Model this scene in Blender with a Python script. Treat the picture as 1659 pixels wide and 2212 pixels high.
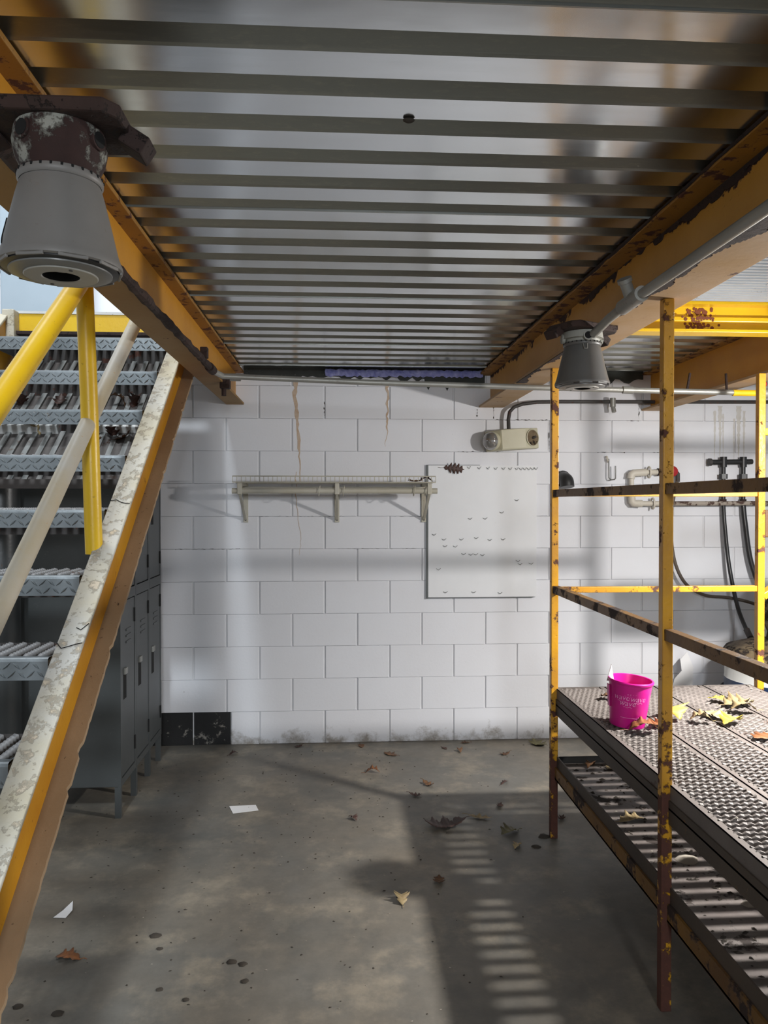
import bpy, math, random
from mathutils import Vector, Matrix
sc = bpy.context.scene
for o in list(bpy.data.objects):
    bpy.data.objects.remove(o, do_unlink=True)
COL = sc.collection
PI = math.pi
rnd = random.Random(7)

# ------------------------------------------------------------------ camera
FPX = 1660.0
cam_d = bpy.data.cameras.new('camera')
cam_d.sensor_fit = 'VERTICAL'
cam_d.sensor_height = 24.0
cam_d.lens = 24.0 * FPX / 2212.0
cam_d.clip_start = 0.05
cam = bpy.data.objects.new('camera', cam_d)
cam.location = (0, 0, 1.51)
cam.rotation_euler = (PI / 2 - math.atan(21 / FPX), 0, -math.atan(101.5 / FPX))
COL.objects.link(cam)
sc.camera = cam

# ------------------------------------------------------------------ world, lights, exposure
w = bpy.data.worlds.new('hall_ambient')
sc.world = w
w.use_nodes = True
bg = w.node_tree.nodes['Background']
bg.inputs['Color'].default_value = (0.86, 0.93, 1.0, 1)
bg.inputs['Strength'].default_value = 0.38

def light(name, kind, loc, target, energy, color, **kw):
    d = bpy.data.lights.new(name, kind)
    d.energy = energy
    d.color = color
    for k, v in kw.items():
        setattr(d, k, v)
    o = bpy.data.objects.new(name, d)
    o.location = loc
    o.rotation_euler = (Vector(target) - Vector(loc)).to_track_quat('-Z', 'Y').to_euler()
    COL.objects.link(o)
    return o

# added fill spots, no fixture seen: over stairs, over landing, behind camera
light('fill_stairs', 'SPOT', (-0.95, -2.6, 5.0), (-1.1, 3.0, 0.6), 900, (0.86, 0.94, 1.0), spot_size=1.1, spot_blend=0.7, shadow_soft_size=0.25)
light('fill_landing', 'SPOT', (-1.7, 3.2, 4.6), (-1.5, 4.7, 2.9), 200, (0.93, 0.97, 1.0), spot_size=2.4, spot_blend=0.6, shadow_soft_size=0.3)
light('fill_back', 'SPOT', (0.5, -4.4, 2.15), (0.1, 4.8, 0.9), 450, (0.90, 0.95, 1.0), spot_size=1.2, spot_blend=0.5, shadow_soft_size=0.35)

sc.view_settings.view_transform = 'Standard'
sc.view_settings.look = 'None'
sc.view_settings.gamma = 1.0
sc.view_settings.use_curve_mapping = False
sc.view_settings.exposure = 0.12

# ------------------------------------------------------------------ materials
def newmat(name):
    m = bpy.data.materials.new(name)
    m.use_nodes = True
    nt = m.node_tree
    return m, nt, nt.nodes['Principled BSDF']

def nd(nt, t, **kw):
    n = nt.nodes.new(t)
    for k, v in kw.items():
        setattr(n, k, v)
    return n

def ramp(nt, src, stops):
    r = nd(nt, 'ShaderNodeValToRGB')
    el = r.color_ramp.elements
    while len(el) < len(stops):
        el.new(0.5)
    for e, (p, c) in zip(el, stops):
        e.position = p
        e.color = (c, c, c, 1) if not isinstance(c, tuple) else (c[0], c[1], c[2], 1)
    nt.links.new(src, r.inputs[0])
    return r.outputs[0]

def coords(nt, scale=(1, 1, 1), space='Object'):
    tc = nd(nt, 'ShaderNodeTexCoord')
    mp = nd(nt, 'ShaderNodeMapping')
    mp.inputs['Scale'].default_value = scale
    nt.links.new(tc.outputs[space], mp.inputs[0])
    return mp.outputs[0]

def noise(nt, vec, scale, detail=5, rough=0.6):
    n = nd(nt, 'ShaderNodeTexNoise')
    n.inputs['Scale'].default_value = scale
    n.inputs['Detail'].default_value = detail
    n.inputs['Roughness'].default_value = rough
    nt.links.new(vec, n.inputs['Vector'])
    return n.outputs['Fac']

def mixc(nt, fac, a, b):
    m = nd(nt, 'ShaderNodeMix', data_type='RGBA')
    for i, v in ((0, fac), (6, a), (7, b)):
        if isinstance(v, (tuple, list)):
            m.inputs[i].default_value = (v[0], v[1], v[2], 1)
        elif isinstance(v, (int, float)):
            m.inputs[i].default_value = v
        else:
            nt.links.new(v, m.inputs[i])
    return m.outputs[2]

def math_(nt, op, a, b, clamp=False):
    m = nd(nt, 'ShaderNodeMath', operation=op, use_clamp=clamp)
    for i, v in ((0, a), (1, b)):
        if isinstance(v, (int, float)):
            m.inputs[i].default_value = v
        else:
            nt.links.new(v, m.inputs[i])
    return m.outputs[0]

def bump(nt, b, h, strength, dist=0.01):
    n = nd(nt, 'ShaderNodeBump')
    n.inputs['Strength'].default_value = strength
    n.inputs['Distance'].default_value = dist
    nt.links.new(h, n.inputs['Height'])
    nt.links.new(n.outputs[0], b.inputs['Normal'])

def worn(name, c1, c2, rust=(0.05, 0.018, 0.012), amount=0.38, rscale=9, rough=0.45, metal=0.0, vscale=3, speck=0.3, bumpk=0.3, zband=None, spec=0.5, edge=0.04):
    """painted or bare metal: two tones, rust where the paint has flaked, small specks; zband=(z0,z1) adds flaking towards z1"""
    m, nt, b = newmat(name)
    v = coords(nt)
    base = mixc(nt, ramp(nt, noise(nt, v, vscale, 6), [(0.35, 0.0), (0.65, 1.0)]), c1, c2)
    n = noise(nt, v, rscale, 9, 0.68)
    if zband:
        sx = nd(nt, 'ShaderNodeSeparateXYZ')
        nt.links.new(v, sx.inputs[0])
        mr = nd(nt, 'ShaderNodeMapRange')
        mr.inputs[1].default_value = zband[0]
        mr.inputs[2].default_value = zband[1]
        mr.inputs[3].default_value = 0.0
        mr.inputs[4].default_value = 0.45
        nt.links.new(sx.outputs[2], mr.inputs[0])
        n = math_(nt, 'SUBTRACT', n, mr.outputs[0])
    mask = ramp(nt, n, [(max(amount - edge, 0), 1.0), (amount, 0.0)])
    if speck > 0:
        sp = ramp(nt, noise(nt, v, 75, 2), [(0.27, speck), (0.31, 0.0)])
        mask2 = math_(nt, 'MAXIMUM', mask, sp)
    else:
        mask2 = mask
    rc = mixc(nt, noise(nt, v, 40, 4), rust, (rust[0] * 2.2, rust[1] * 2.0, rust[2] * 1.8))
    col = mixc(nt, mask2, base, rc)
    nt.links.new(col, b.inputs['Base Color'])
    ro = nd(nt, 'ShaderNodeMapRange')
    ro.inputs[3].default_value = rough
    ro.inputs[4].default_value = 0.85
    nt.links.new(mask2, ro.inputs[0])
    nt.links.new(ro.outputs[0], b.inputs['Roughness'])
    if metal:
        mm = math_(nt, 'MULTIPLY', math_(nt, 'SUBTRACT', 1.0, mask2), metal)
        nt.links.new(mm, b.inputs['Metallic'])
    b.inputs['Specular IOR Level'].default_value = spec
    h = math_(nt, 'ADD', math_(nt, 'MULTIPLY', mask2, -1.0), math_(nt, 'MULTIPLY', noise(nt, v, 55, 5), 0.5))
    bump(nt, b, h, bumpk, 0.004)
    return m

M = {}
YEL, YEL2 = (0.62, 0.30, 0.012), (0.50, 0.215, 0.010)
M['yellow'] = worn('yellow_paint', YEL, YEL2, amount=0.34, rough=0.38)
M['yellow_bright'] = worn('bright_yellow_paint', (0.78, 0.50, 0.012), (0.70, 0.42, 0.012), amount=0.29, rscale=7, rough=0.34)
M['post_yellow'] = worn('yellow_post_paint', (0.60, 0.30, 0.012), (0.44, 0.21, 0.02), amount=0.405, rscale=15, rough=0.32, vscale=6, bumpk=0.7, zband=(1.0, -0.9))
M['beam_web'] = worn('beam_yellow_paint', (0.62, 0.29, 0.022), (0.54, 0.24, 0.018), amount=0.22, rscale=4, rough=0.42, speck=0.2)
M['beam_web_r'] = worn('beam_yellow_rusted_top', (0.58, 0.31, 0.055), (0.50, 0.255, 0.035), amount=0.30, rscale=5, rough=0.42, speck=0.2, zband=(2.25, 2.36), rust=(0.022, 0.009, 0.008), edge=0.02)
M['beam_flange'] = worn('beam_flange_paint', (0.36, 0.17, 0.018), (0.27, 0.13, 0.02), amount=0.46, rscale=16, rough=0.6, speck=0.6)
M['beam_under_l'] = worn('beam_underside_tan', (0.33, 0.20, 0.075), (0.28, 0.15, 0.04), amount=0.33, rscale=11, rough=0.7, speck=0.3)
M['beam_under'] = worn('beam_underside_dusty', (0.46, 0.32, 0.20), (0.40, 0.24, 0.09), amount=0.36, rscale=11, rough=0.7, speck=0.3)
M['rust'] = worn('heavy_rust', (0.018, 0.009, 0.008), (0.040, 0.020, 0.015), rust=(0.018, 0.010, 0.008), amount=0.45, rscale=30, rough=0.85, speck=0.2, bumpk=1.0)
M['rust_red'] = worn('red_rust', (0.20, 0.055, 0.02), (0.14, 0.04, 0.018), amount=0.3, rough=0.8)
M['dust_cream'] = worn('dusty_cream_paint', (0.56, 0.545, 0.50), (0.50, 0.435, 0.29), rust=(0.40, 0.365, 0.30), amount=0.47, rscale=26, edge=0.10, rough=0.55, speck=0.7, bumpk=0.8)
M['dust_tan'] = worn('dusty_tan_flange', (0.36, 0.25, 0.15), (0.29, 0.195, 0.11), rust=(0.035, 0.018, 0.010), amount=0.34, rscale=16, rough=0.75, speck=0.5, bumpk=0.6)
M['rail_cream'] = worn('dusty_cream_rail', (0.55, 0.52, 0.45), (0.52, 0.43, 0.27), rust=(0.34, 0.22, 0.08), amount=0.30, rscale=14, rough=0.5, speck=0.5, bumpk=0.3)
M['zinc_pipe'] = worn('galvanised_pipe', (0.36, 0.36, 0.335), (0.27, 0.27, 0.25), rust=(0.10, 0.07, 0.05), amount=0.34, rscale=20, rough=0.45, metal=0.5, speck=0.3)
M['dark_steel'] = worn('dark_steel', (0.055, 0.050, 0.048), (0.035, 0.030, 0.028), rust=(0.05, 0.02, 0.014), amount=0.42, rscale=18, rough=0.6, speck=0.2)
M['frame_dark'] = worn('dark_frame_paint', (0.050, 0.040, 0.034), (0.075, 0.055, 0.040), rust=(0.16, 0.075, 0.02), amount=0.34, rscale=14, rough=0.6, speck=0.3)
M['rail_flaked'] = worn('flaking_yellow_rail', (0.60, 0.30, 0.012), (0.48, 0.22, 0.012), rust=(0.045, 0.022, 0.018), amount=0.47, rscale=9, rough=0.4, speck=0.5, bumpk=0.6)
M['rail_brown'] = worn('worn_rail_paint', (0.22, 0.11, 0.018), (0.12, 0.058, 0.018), rust=(0.018, 0.010, 0.008), amount=0.47, rscale=7, rough=0.5, speck=0.4, bumpk=0.6)
M['locker'] = worn('locker_grey_paint', (0.068, 0.074, 0.075), (0.056, 0.062, 0.063), rust=(0.25, 0.25, 0.25), amount=0.18, rscale=14, rough=0.42, speck=0.08, bumpk=0.08)
M['black'] = worn('black_plastic', (0.012, 0.012, 0.013), (0.022, 0.022, 0.023), amount=0.1, speck=0, rough=0.4, bumpk=0.1)
M['hole'] = worn('dark_recess', (0.004, 0.004, 0.004), (0.006, 0.006, 0.006), amount=0.05, speck=0, rough=0.9, bumpk=0)
M['lamp_grey'] = worn('lamp_grey_enamel', (0.22, 0.21, 0.198), (0.18, 0.170, 0.158), rust=(0.12, 0.105, 0.09), amount=0.30, rscale=9, rough=0.5, speck=0.35, bumpk=0.15)
M['lamp_grey_dark'] = worn('lamp_dark_enamel', (0.12, 0.117, 0.112), (0.09, 0.088, 0.084), rust=(0.08, 0.07, 0.06), amount=0.28, rscale=9, rough=0.42, speck=0.3, bumpk=0.15)
M['lamp_neck'] = worn('neck_flaking_white', (0.34, 0.34, 0.295), (0.28, 0.28, 0.245), rust=(0.020, 0.009, 0.008), amount=0.56, rscale=7, rough=0.6, speck=0.2, bumpk=0.8)
M['lamp_neck2'] = worn('neck_white', (0.36, 0.36, 0.32), (0.30, 0.30, 0.265), rust=(0.10, 0.06, 0.04), amount=0.36, rscale=14, rough=0.6, speck=0.3, bumpk=0.6)
M['lamp_face'] = worn('lamp_face_plate', (0.40, 0.39, 0.35), (0.36, 0.35, 0.32), amount=0.1, speck=0.05, rough=0.35, bumpk=0.05)
M['lamp_ring'] = worn('lamp_face_ring', (0.20, 0.20, 0.19), (0.17, 0.17, 0.165), amount=0.1, speck=0.05, rough=0.35, bumpk=0.05)
M['cream'] = worn('cream_plastic', (0.60, 0.58, 0.45), (0.52, 0.49, 0.36), rust=(0.30, 0.26, 0.16), amount=0.33, rscale=18, rough=0.5, speck=0.2, bumpk=0.1)
M['white_metal'] = worn('shelf_aged_white', (0.52, 0.50, 0.43), (0.44, 0.41, 0.33), rust=(0.16, 0.10, 0.06), amount=0.33, rscale=24, rough=0.5, speck=0.4, bumpk=0.2)
M['white_pipe'] = worn('white_pipe_paint', (0.62, 0.58, 0.50), (0.54, 0.49, 0.41), rust=(0.10, 0.06, 0.045), amount=0.36, rscale=20, rough=0.5, speck=0.4)
M['peel_pipe'] = worn('peeling_pipe', (0.40, 0.35, 0.30), (0.32, 0.27, 0.22), rust=(0.05, 0.03, 0.025), amount=0.50, rscale=14, rough=0.6, speck=0.3)
M['board'] = worn('white_board_paint', (0.78, 0.79, 0.81), (0.74, 0.75, 0.77), rust=(0.45, 0.42, 0.38), amount=0.27, rscale=9, rough=0.5, speck=0.25, bumpk=0.05)
M['board_edge'] = worn('board_edge_dark', (0.13, 0.14, 0.14), (0.09, 0.10, 0.10), amount=0.3, rough=0.6, speck=0.1)
M['hook_metal'] = worn('small_hook_metal', (0.24, 0.24, 0.23), (0.17, 0.17, 0.16), amount=0.3, rough=0.4, metal=0.4, speck=0.1)
M['paper'] = worn('white_paper', (0.82, 0.82, 0.83), (0.78, 0.78, 0.79), amount=0.05, speck=0.0, rough=0.7, bumpk=0.02)
M['pink'] = worn('pink_plastic', (0.66, 0.010, 0.28), (0.61, 0.009, 0.25), amount=0.02, speck=0.0, rough=0.32, bumpk=0.02)
M['pink_print'] = worn('pale_pink_print', (0.84, 0.30, 0.60), (0.82, 0.28, 0.58), amount=0.02, speck=0.0, rough=0.4, bumpk=0.0)
M['red'] = worn('red_valve_paint', (0.40, 0.015, 0.02), (0.30, 0.012, 0.015), amount=0.3, rough=0.4)
M['hose'] = worn('brown_hose', (0.11, 0.085, 0.065), (0.085, 0.065, 0.05), amount=0.1, speck=0.1, rough=0.5, bumpk=0.1)
M['blue'] = worn('blue_drum_paint', (0.012, 0.03, 0.085), (0.010, 0.024, 0.07), amount=0.25, rough=0.4)
M['machine'] = worn('oily_machine', (0.10, 0.065, 0.035), (0.20, 0.15, 0.085), rust=(0.012, 0.008, 0.006), amount=0.50, rscale=12, vscale=16, rough=0.5, speck=0.3, bumpk=1.0)
M['blue_film'] = worn('blue_plastic_film', (0.20, 0.22, 0.55), (0.38, 0.40, 0.72), rust=(0.80, 0.83, 0.97), amount=0.36, rscale=12, vscale=18, rough=0.35, speck=0.0, bumpk=0.5)
M['tar'] = worn('dark_flashing', (0.030, 0.034, 0.030), (0.055, 0.060, 0.055), rust=(0.30, 0.31, 0.29), amount=0.30, rscale=18, rough=0.8, speck=0.2, bumpk=0.8)
M['panel_blue'] = worn('blue_grey_cabinet', (0.36, 0.43, 0.49), (0.33, 0.40, 0.46), amount=0.12, speck=0.05, rough=0.5, bumpk=0.05)
M['shaded_beam'] = worn('shaded_orange_steel', (0.09, 0.036, 0.012), (0.07, 0.028, 0.010), amount=0.36, rough=0.5)  # dark brown puts the shade on an orange beam into its colour
M['glass_grey'] = worn('grey_lens', (0.16, 0.15, 0.145), (0.13, 0.12, 0.115), amount=0.05, speck=0.0, rough=0.12, bumpk=0.0)
M['white_strip'] = worn('white_batten', (0.66, 0.67, 0.66), (0.58, 0.58, 0.56), rust=(0.10, 0.08, 0.06), amount=0.33, rscale=14, rough=0.6, speck=0.6)
M['sheet'] = worn('dirty_ribbed_sheet', (0.095, 0.085, 0.08), (0.07, 0.06, 0.056), rust=(0.06, 0.045, 0.04), amount=0.40, rscale=12, rough=0.6, speck=0.3)
M['stripe_rib'] = worn('light_stripe_crest', (0.25, 0.26, 0.255), (0.19, 0.195, 0.19), rust=(0.10, 0.08, 0.07), amount=0.38, rscale=14, rough=0.5, speck=0.3)  # lighter crests paint the stripes of light falling through the treads
M['checker'] = worn('checker_plate_zinc', (0.26, 0.285, 0.30), (0.17, 0.19, 0.20), rust=(0.10, 0.085, 0.07), amount=0.36, rscale=9, rough=0.38, metal=0.6, speck=0.3)
M['tread_bar'] = worn('dusty_tread_metal', (0.27, 0.27, 0.275), (0.20, 0.195, 0.195), rust=(0.07, 0.05, 0.045), amount=0.38, rscale=16, rough=0.5, metal=0.3, speck=0.3)
M['plank'] = worn('dusty_grating_metal', (0.17, 0.148, 0.135), (0.125, 0.107, 0.097), rust=(0.05, 0.035, 0.03), amount=0.36, rscale=8, rough=0.6, metal=0.08, speck=0.3, vscale=5)
M['shelf_sheet'] = worn('dirty_shelf_sheet', (0.20, 0.175, 0.16), (0.12, 0.10, 0.092), rust=(0.02, 0.015, 0.013), amount=0.44, rscale=6, rough=0.5, metal=0.2, speck=0.5, vscale=6)
M['grating'] = worn('open_grating_zinc', (0.62, 0.66, 0.70), (0.48, 0.52, 0.56), rust=(0.15, 0.16, 0.17), amount=0.36, rscale=10, rough=0.45, metal=0.2, speck=0.2)
M['column'] = worn('dark_column_paint', (0.035, 0.040, 0.042), (0.028, 0.032, 0.034), amount=0.2, rough=0.35)
M['debris'] = worn('dark_debris', (0.030, 0.024, 0.018), (0.05, 0.04, 0.03), amount=0.3, rough=0.9)
M['debris_pale'] = worn('pale_debris', (0.36, 0.33, 0.28), (0.28, 0.24, 0.19), amount=0.3, rough=0.9)

def leafmat(name, a, b_, tr=0.15):
    m, nt, b = newmat(name)
    v = coords(nt)
    nt.links.new(mixc(nt, ramp(nt, noise(nt, v, 45, 4), [(0.35, 0.0), (0.65, 1.0)]), a, b_), b.inputs['Base Color'])
    b.inputs['Roughness'].default_value = 0.6
    return m
M['leaf_brown'] = leafmat('leaf_brown', (0.16, 0.075, 0.03), (0.09, 0.045, 0.022))
M['leaf_rust'] = leafmat('leaf_rust', (0.24, 0.085, 0.022), (0.15, 0.055, 0.018))
M['leaf_dark'] = leafmat('leaf_dark', (0.07, 0.03, 0.022), (0.045, 0.022, 0.016))
M['leaf_yellow'] = leafmat('leaf_yellow', (0.62, 0.46, 0.05), (0.50, 0.36, 0.07))
M['leaf_pale'] = leafmat('leaf_pale', (0.34, 0.26, 0.13), (0.25, 0.18, 0.09))
M['leaf_olive'] = leafmat('leaf_olive', (0.13, 0.115, 0.05), (0.085, 0.075, 0.035))

def wall_mat(name, c1, c2, black=False):
    m, nt, b = newmat(name)
    tc = nd(nt, 'ShaderNodeNewGeometry')
    v = tc.outputs['Position']
    base = mixc(nt, ramp(nt, noise(nt, v, 1.6, 5), [(0.35, 0.0), (0.7, 1.0)]), c1, c2)
    oi = nd(nt, 'ShaderNodeObjectInfo')
    base = mixc(nt, math_(nt, 'MULTIPLY', oi.outputs['Random'], 0.12), base, (c1[0] * 0.8, c1[1] * 0.8, c1[2] * 0.8))
    if not black:
        sx = nd(nt, 'ShaderNodeSeparateXYZ')
        nt.links.new(v, sx.inputs[0])
        mr = nd(nt, 'ShaderNodeMapRange')          # splashed dirt at the foot of the wall
        for i, val in ((1, 0.16), (2, 0.0), (3, 0.0), (4, 0.32)):
            mr.inputs[i].default_value = val
        nt.links.new(sx.outputs[2], mr.inputs[0])
        g = ramp(nt, math_(nt, 'SUBTRACT', noise(nt, v, 9, 8, 0.7), mr.outputs[0]), [(0.10, 0.8), (0.30, 0.0)])
        base = mixc(nt, g, base, (0.20, 0.165, 0.12))
        sp = ramp(nt, noise(nt, v, 46, 3, 0.6), [(0.20, 0.6), (0.225, 0.0)])
        base = mixc(nt, sp, base, (0.16, 0.14, 0.12))
    else:
        sp = ramp(nt, noise(nt, v, 14, 8, 0.7), [(0.60, 0.0), (0.66, 0.8)])
        base = mixc(nt, sp, base, (0.30, 0.28, 0.25))
    nt.links.new(base, b.inputs['Base Color'])
    b.inputs['Roughness'].default_value = 0.55
    b.inputs['Specular IOR Level'].default_value = 0.35
    bump(nt, b, noise(nt, v, 60, 7, 0.7), 0.22, 0.004)
    return m
M['block'] = wall_mat('white_block_paint', (0.76, 0.77, 0.81), (0.73, 0.73, 0.76))
M['mortar'] = wall_mat('white_mortar', (0.72, 0.72, 0.74), (0.66, 0.66, 0.67))
M['block_black'] = wall_mat('black_block', (0.010, 0.010, 0.011), (0.018, 0.018, 0.018), True)

def floor_mat():
    m, nt, b = newmat('concrete_floor')
    tc = nd(nt, 'ShaderNodeNewGeometry')
    v = tc.outputs['Position']
    a = mixc(nt, ramp(nt, noise(nt, v, 0.9, 6, 0.6), [(0.38, 0.0), (0.62, 1.0)]), (0.152, 0.146, 0.130), (0.190, 0.163, 0.126))
    a = mixc(nt, ramp(nt, noise(nt, v, 3.3, 9, 0.68), [(0.50, 0.0), (0.64, 0.75)]), a, (0.295, 0.255, 0.195))
    a = mixc(nt, ramp(nt, noise(nt, v, 2.1, 8, 0.62), [(0.34, 0.6), (0.47, 0.0)]), a, (0.090, 0.092, 0.086))
    a = mixc(nt, ramp(nt, noise(nt, v, 11, 10, 0.75), [(0.40, 0.35), (0.60, 0.0)]), a, (0.085, 0.080, 0.070))
    a = mixc(nt, ramp(nt, noise(nt, v, 30, 4, 0.6), [(0.74, 0.0), (0.78, 0.6)]), a, (0.42, 0.40, 0.36))
    a = mixc(nt, ramp(nt, noise(nt, v, 34, 3, 0.55), [(0.22, 0.8), (0.26, 0.0)]), a, (0.04, 0.035, 0.03))
    nt.links.new(a, b.inputs['Base Color'])
    r = nd(nt, 'ShaderNodeMapRange')
    r.inputs[3].default_value = 0.38
    r.inputs[4].default_value = 0.72
    nt.links.new(noise(nt, v, 2.6, 6), r.inputs[0])
    nt.links.new(r.outputs[0], b.inputs['Roughness'])
    b.inputs['Specular IOR Level'].default_value = 0.4
    bump(nt, b, noise(nt, v, 24, 8, 0.65), 0.12, 0.004)
    return m
M['floor'] = floor_mat()

def deck_mat(name, col, r0, r1, metal, dusty):
    m, nt, b = newmat(name)
    v = coords(nt, (0.6, 5, 5))
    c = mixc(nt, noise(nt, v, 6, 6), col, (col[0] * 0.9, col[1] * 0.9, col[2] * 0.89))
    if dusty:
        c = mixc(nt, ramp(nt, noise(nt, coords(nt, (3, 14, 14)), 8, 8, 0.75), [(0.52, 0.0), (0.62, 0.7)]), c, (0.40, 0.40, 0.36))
    nt.links.new(c, b.inputs['Base Color'])
    b.inputs['Metallic'].default_value = metal
    r = nd(nt, 'ShaderNodeMapRange')
    r.inputs[3].default_value = r0
    r.inputs[4].default_value = r1
    nt.links.new(noise(nt, v, 10, 7, 0.7), r.inputs[0])
    nt.links.new(r.outputs[0], b.inputs['Roughness'])
    bump(nt, b, noise(nt, coords(nt, (1.2, 2, 2)), 3, 2), 0.03, 0.02)
    return m
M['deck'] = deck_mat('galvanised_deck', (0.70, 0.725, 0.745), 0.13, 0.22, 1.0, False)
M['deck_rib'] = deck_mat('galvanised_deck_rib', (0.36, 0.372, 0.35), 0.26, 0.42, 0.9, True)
M['slab'] = worn('slab_concrete', (0.30, 0.30, 0.29), (0.26, 0.26, 0.25), amount=0.1, rough=0.8)
M['wall_plain'] = wall_mat('white_side_wall', (0.72, 0.73, 0.75), (0.67, 0.67, 0.69))
m, nt, b = newmat('rust_stain')
nt.links.new(mixc(nt, noise(nt, coords(nt), 30, 5), (0.42, 0.25, 0.12), (0.66, 0.58, 0.50)), b.inputs['Base Color'])
b.inputs['Roughness'].default_value = 0.7
M['stain'] = m
m, nt, b = newmat('clear_grey_lens')
b.inputs['Base Color'].default_value = (0.35, 0.34, 0.33, 1)
b.inputs['Roughness'].default_value = 0.1
b.inputs['Metallic'].default_value = 0.6
M['lens'] = m

# ------------------------------------------------------------------ mesh helpers
class MB:
    def __init__(s, org=(0, 0, 0)):
        s.v = []; s.f = []; s.mi = []; s.o = Vector(org); s.cur = 0
    def add(s, vs, fs):
        n = len(s.v)
        s.v += [Vector(p) for p in vs]
        for f in fs:
            s.f.append([i + n for i in f]); s.mi.append(s.cur)
        return s
    def box(s, x0, x1, y0, y1, z0, z1):
        return s.add([(x0, y0, z0), (x1, y0, z0), (x1, y1, z0), (x0, y1, z0), (x0, y0, z1), (x1, y0, z1), (x1, y1, z1), (x0, y1, z1)],
                     [(0, 3, 2, 1), (4, 5, 6, 7), (0, 1, 5, 4), (1, 2, 6, 5), (2, 3, 7, 6), (3, 0, 4, 7)])
    def bar(s, p0, p1, w, h, up=(0, 0, 1)):
        p0, p1 = Vector(p0), Vector(p1)
        d = (p1 - p0).normalized()
        r = d.cross(Vector(up)).normalized()
        u = r.cross(d)
        c = [(-1, -1), (1, -1), (1, 1), (-1, 1)]
        vs = [p0 + r * a * w / 2 + u * b * h / 2 for a, b in c] + [p1 + r * a * w / 2 + u * b * h / 2 for a, b in c]
        return s.add(vs, [(0, 1, 2, 3), (7, 6, 5, 4), (0, 4, 5, 1), (1, 5, 6, 2), (2, 6, 7, 3), (3, 7, 4, 0)])
    def tube(s, path, r, n=12, caps=True):
        P = [Vector(p) for p in path]
        R = r if isinstance(r, (list, tuple)) else [r] * len(P)
        t = (P[1] - P[0]).normalized()
        a = t.orthogonal().normalized()
        rings = []
        for i, p in enumerate(P):
            if i == 0: tt = (P[1] - P[0])
            elif i == len(P) - 1: tt = (P[-1] - P[-2])
            else: tt = (P[i + 1] - P[i]).normalized() + (P[i] - P[i - 1]).normalized()
            tt.normalize()
            a = (a - tt * a.dot(tt)).normalized()
            b = tt.cross(a)
            rings.append([p + (a * math.cos(2 * PI * k / n) + b * math.sin(2 * PI * k / n)) * R[i] for k in range(n)])
        base = 0
        vs = [q for rg in rings for q in rg]
        fs = []
        for i in range(len(P) - 1):
            for k in range(n):
                k2 = (k + 1) % n
                fs.append((i * n + k, i * n + k2, (i + 1) * n + k2, (i + 1) * n + k))
        if caps:
            fs.append(tuple(reversed(range(n))))
            fs.append(tuple((len(P) - 1) * n + k for k in range(n)))
        return s.add(vs, fs)
    def lathe(s, prof, c=(0, 0, 0), n=32, mat=None, capb=False, capt=False):
        c = Vector(c)
        R = mat or Matrix.Identity(3)
        vs = []
        for (r, z) in prof:
            for k in range(n):
                a = 2 * PI * k / n
                vs.append(c + R @ Vector((r * math.cos(a), r * math.sin(a), z)))
        fs = []
        for i in range(len(prof) - 1):
            for k in range(n):
                k2 = (k + 1) % n
                fs.append((i * n + k, i * n + k2, (i + 1) * n + k2, (i + 1) * n + k))
        if capb: fs.append(tuple(reversed(range(n))))
        if capt: fs.append(tuple((len(prof) - 1) * n + k for k in range(n)))
        return s.add(vs, fs)
    def prism(s, pts, a, b, plane='XZ'):
        """polygon extruded from a to b; plane XZ extrudes along Y, XY along Z, YZ along X"""
        def P(p, t):
            return {'XZ': (p[0], t, p[1]), 'XY': (p[0], p[1], t), 'YZ': (t, p[0], p[1])}[plane]
        n = len(pts)
        vs = [P(p, a) for p in pts] + [P(p, b) for p in pts]
        fs = [tuple(range(n)), tuple(reversed(range(n, 2 * n)))]
        fs += [(i, i + n, (i + 1) % n + n, (i + 1) % n) for i in range(n)]
        return s.add(vs, fs)
    def mesh(s, name, mats, smooth=None):
        me = bpy.data.meshes.new(name)
        me.from_pydata([tuple(p - s.o) for p in s.v], [], s.f)
        for mm in (mats if isinstance(mats, (list, tuple)) else [mats]):
            me.materials.append(M[mm] if isinstance(mm, str) else mm)
        if any(s.mi):
            me.polygons.foreach_set('material_index', s.mi)
        import bmesh
        bm = bmesh.new(); bm.from_mesh(me)
        bmesh.ops.recalc_face_normals(bm, faces=bm.faces)
        bm.to_mesh(me); bm.free()
        if smooth is not None:
            me.polygons.foreach_set('use_smooth', [True] * len(me.polygons))
            me.set_sharp_from_angle(angle=math.radians(smooth))
        me.update()
        return me
    def build(s, name, mats, parent=None, smooth=None, bevel=0):
        o = bpy.data.objects.new(name, s.mesh(name, mats, smooth))
        COL.objects.link(o)
        if parent is not None:
            o.parent = parent
            # mesh data is relative to s.o, which is the thing's own base point
            base = s.o - Vector(ORG.get(parent.name, (0, 0, 0)))
            o.location = base
            ORG[o.name] = tuple(s.o)
        else:
            o.location = s.o
            ORG[o.name] = tuple(s.o)
        if bevel:
            bv = o.modifiers.new('edge', 'BEVEL')
            bv.width = bevel; bv.segments = 2; bv.limit_method = 'ANGLE'; bv.angle_limit = math.radians(40)
        return o
ORG = {}

def smooth_path(pts, k=6):
    P = [Vector(p) for p in pts]
    P = [P[0] * 2 - P[1]] + P + [P[-1] * 2 - P[-2]]
    out = []
    for i in range(1, len(P) - 2):
        for j in range(k):
            u = j / k
            a, b_, c, d = P[i - 1], P[i], P[i + 1], P[i + 2]
            out.append(0.5 * ((2 * b_) + (c - a) * u + (2 * a - 5 * b_ + 4 * c - d) * u * u + (3 * b_ - a - 3 * c + d) * u ** 3))
    out.append(P[-2])
    return out

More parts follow.
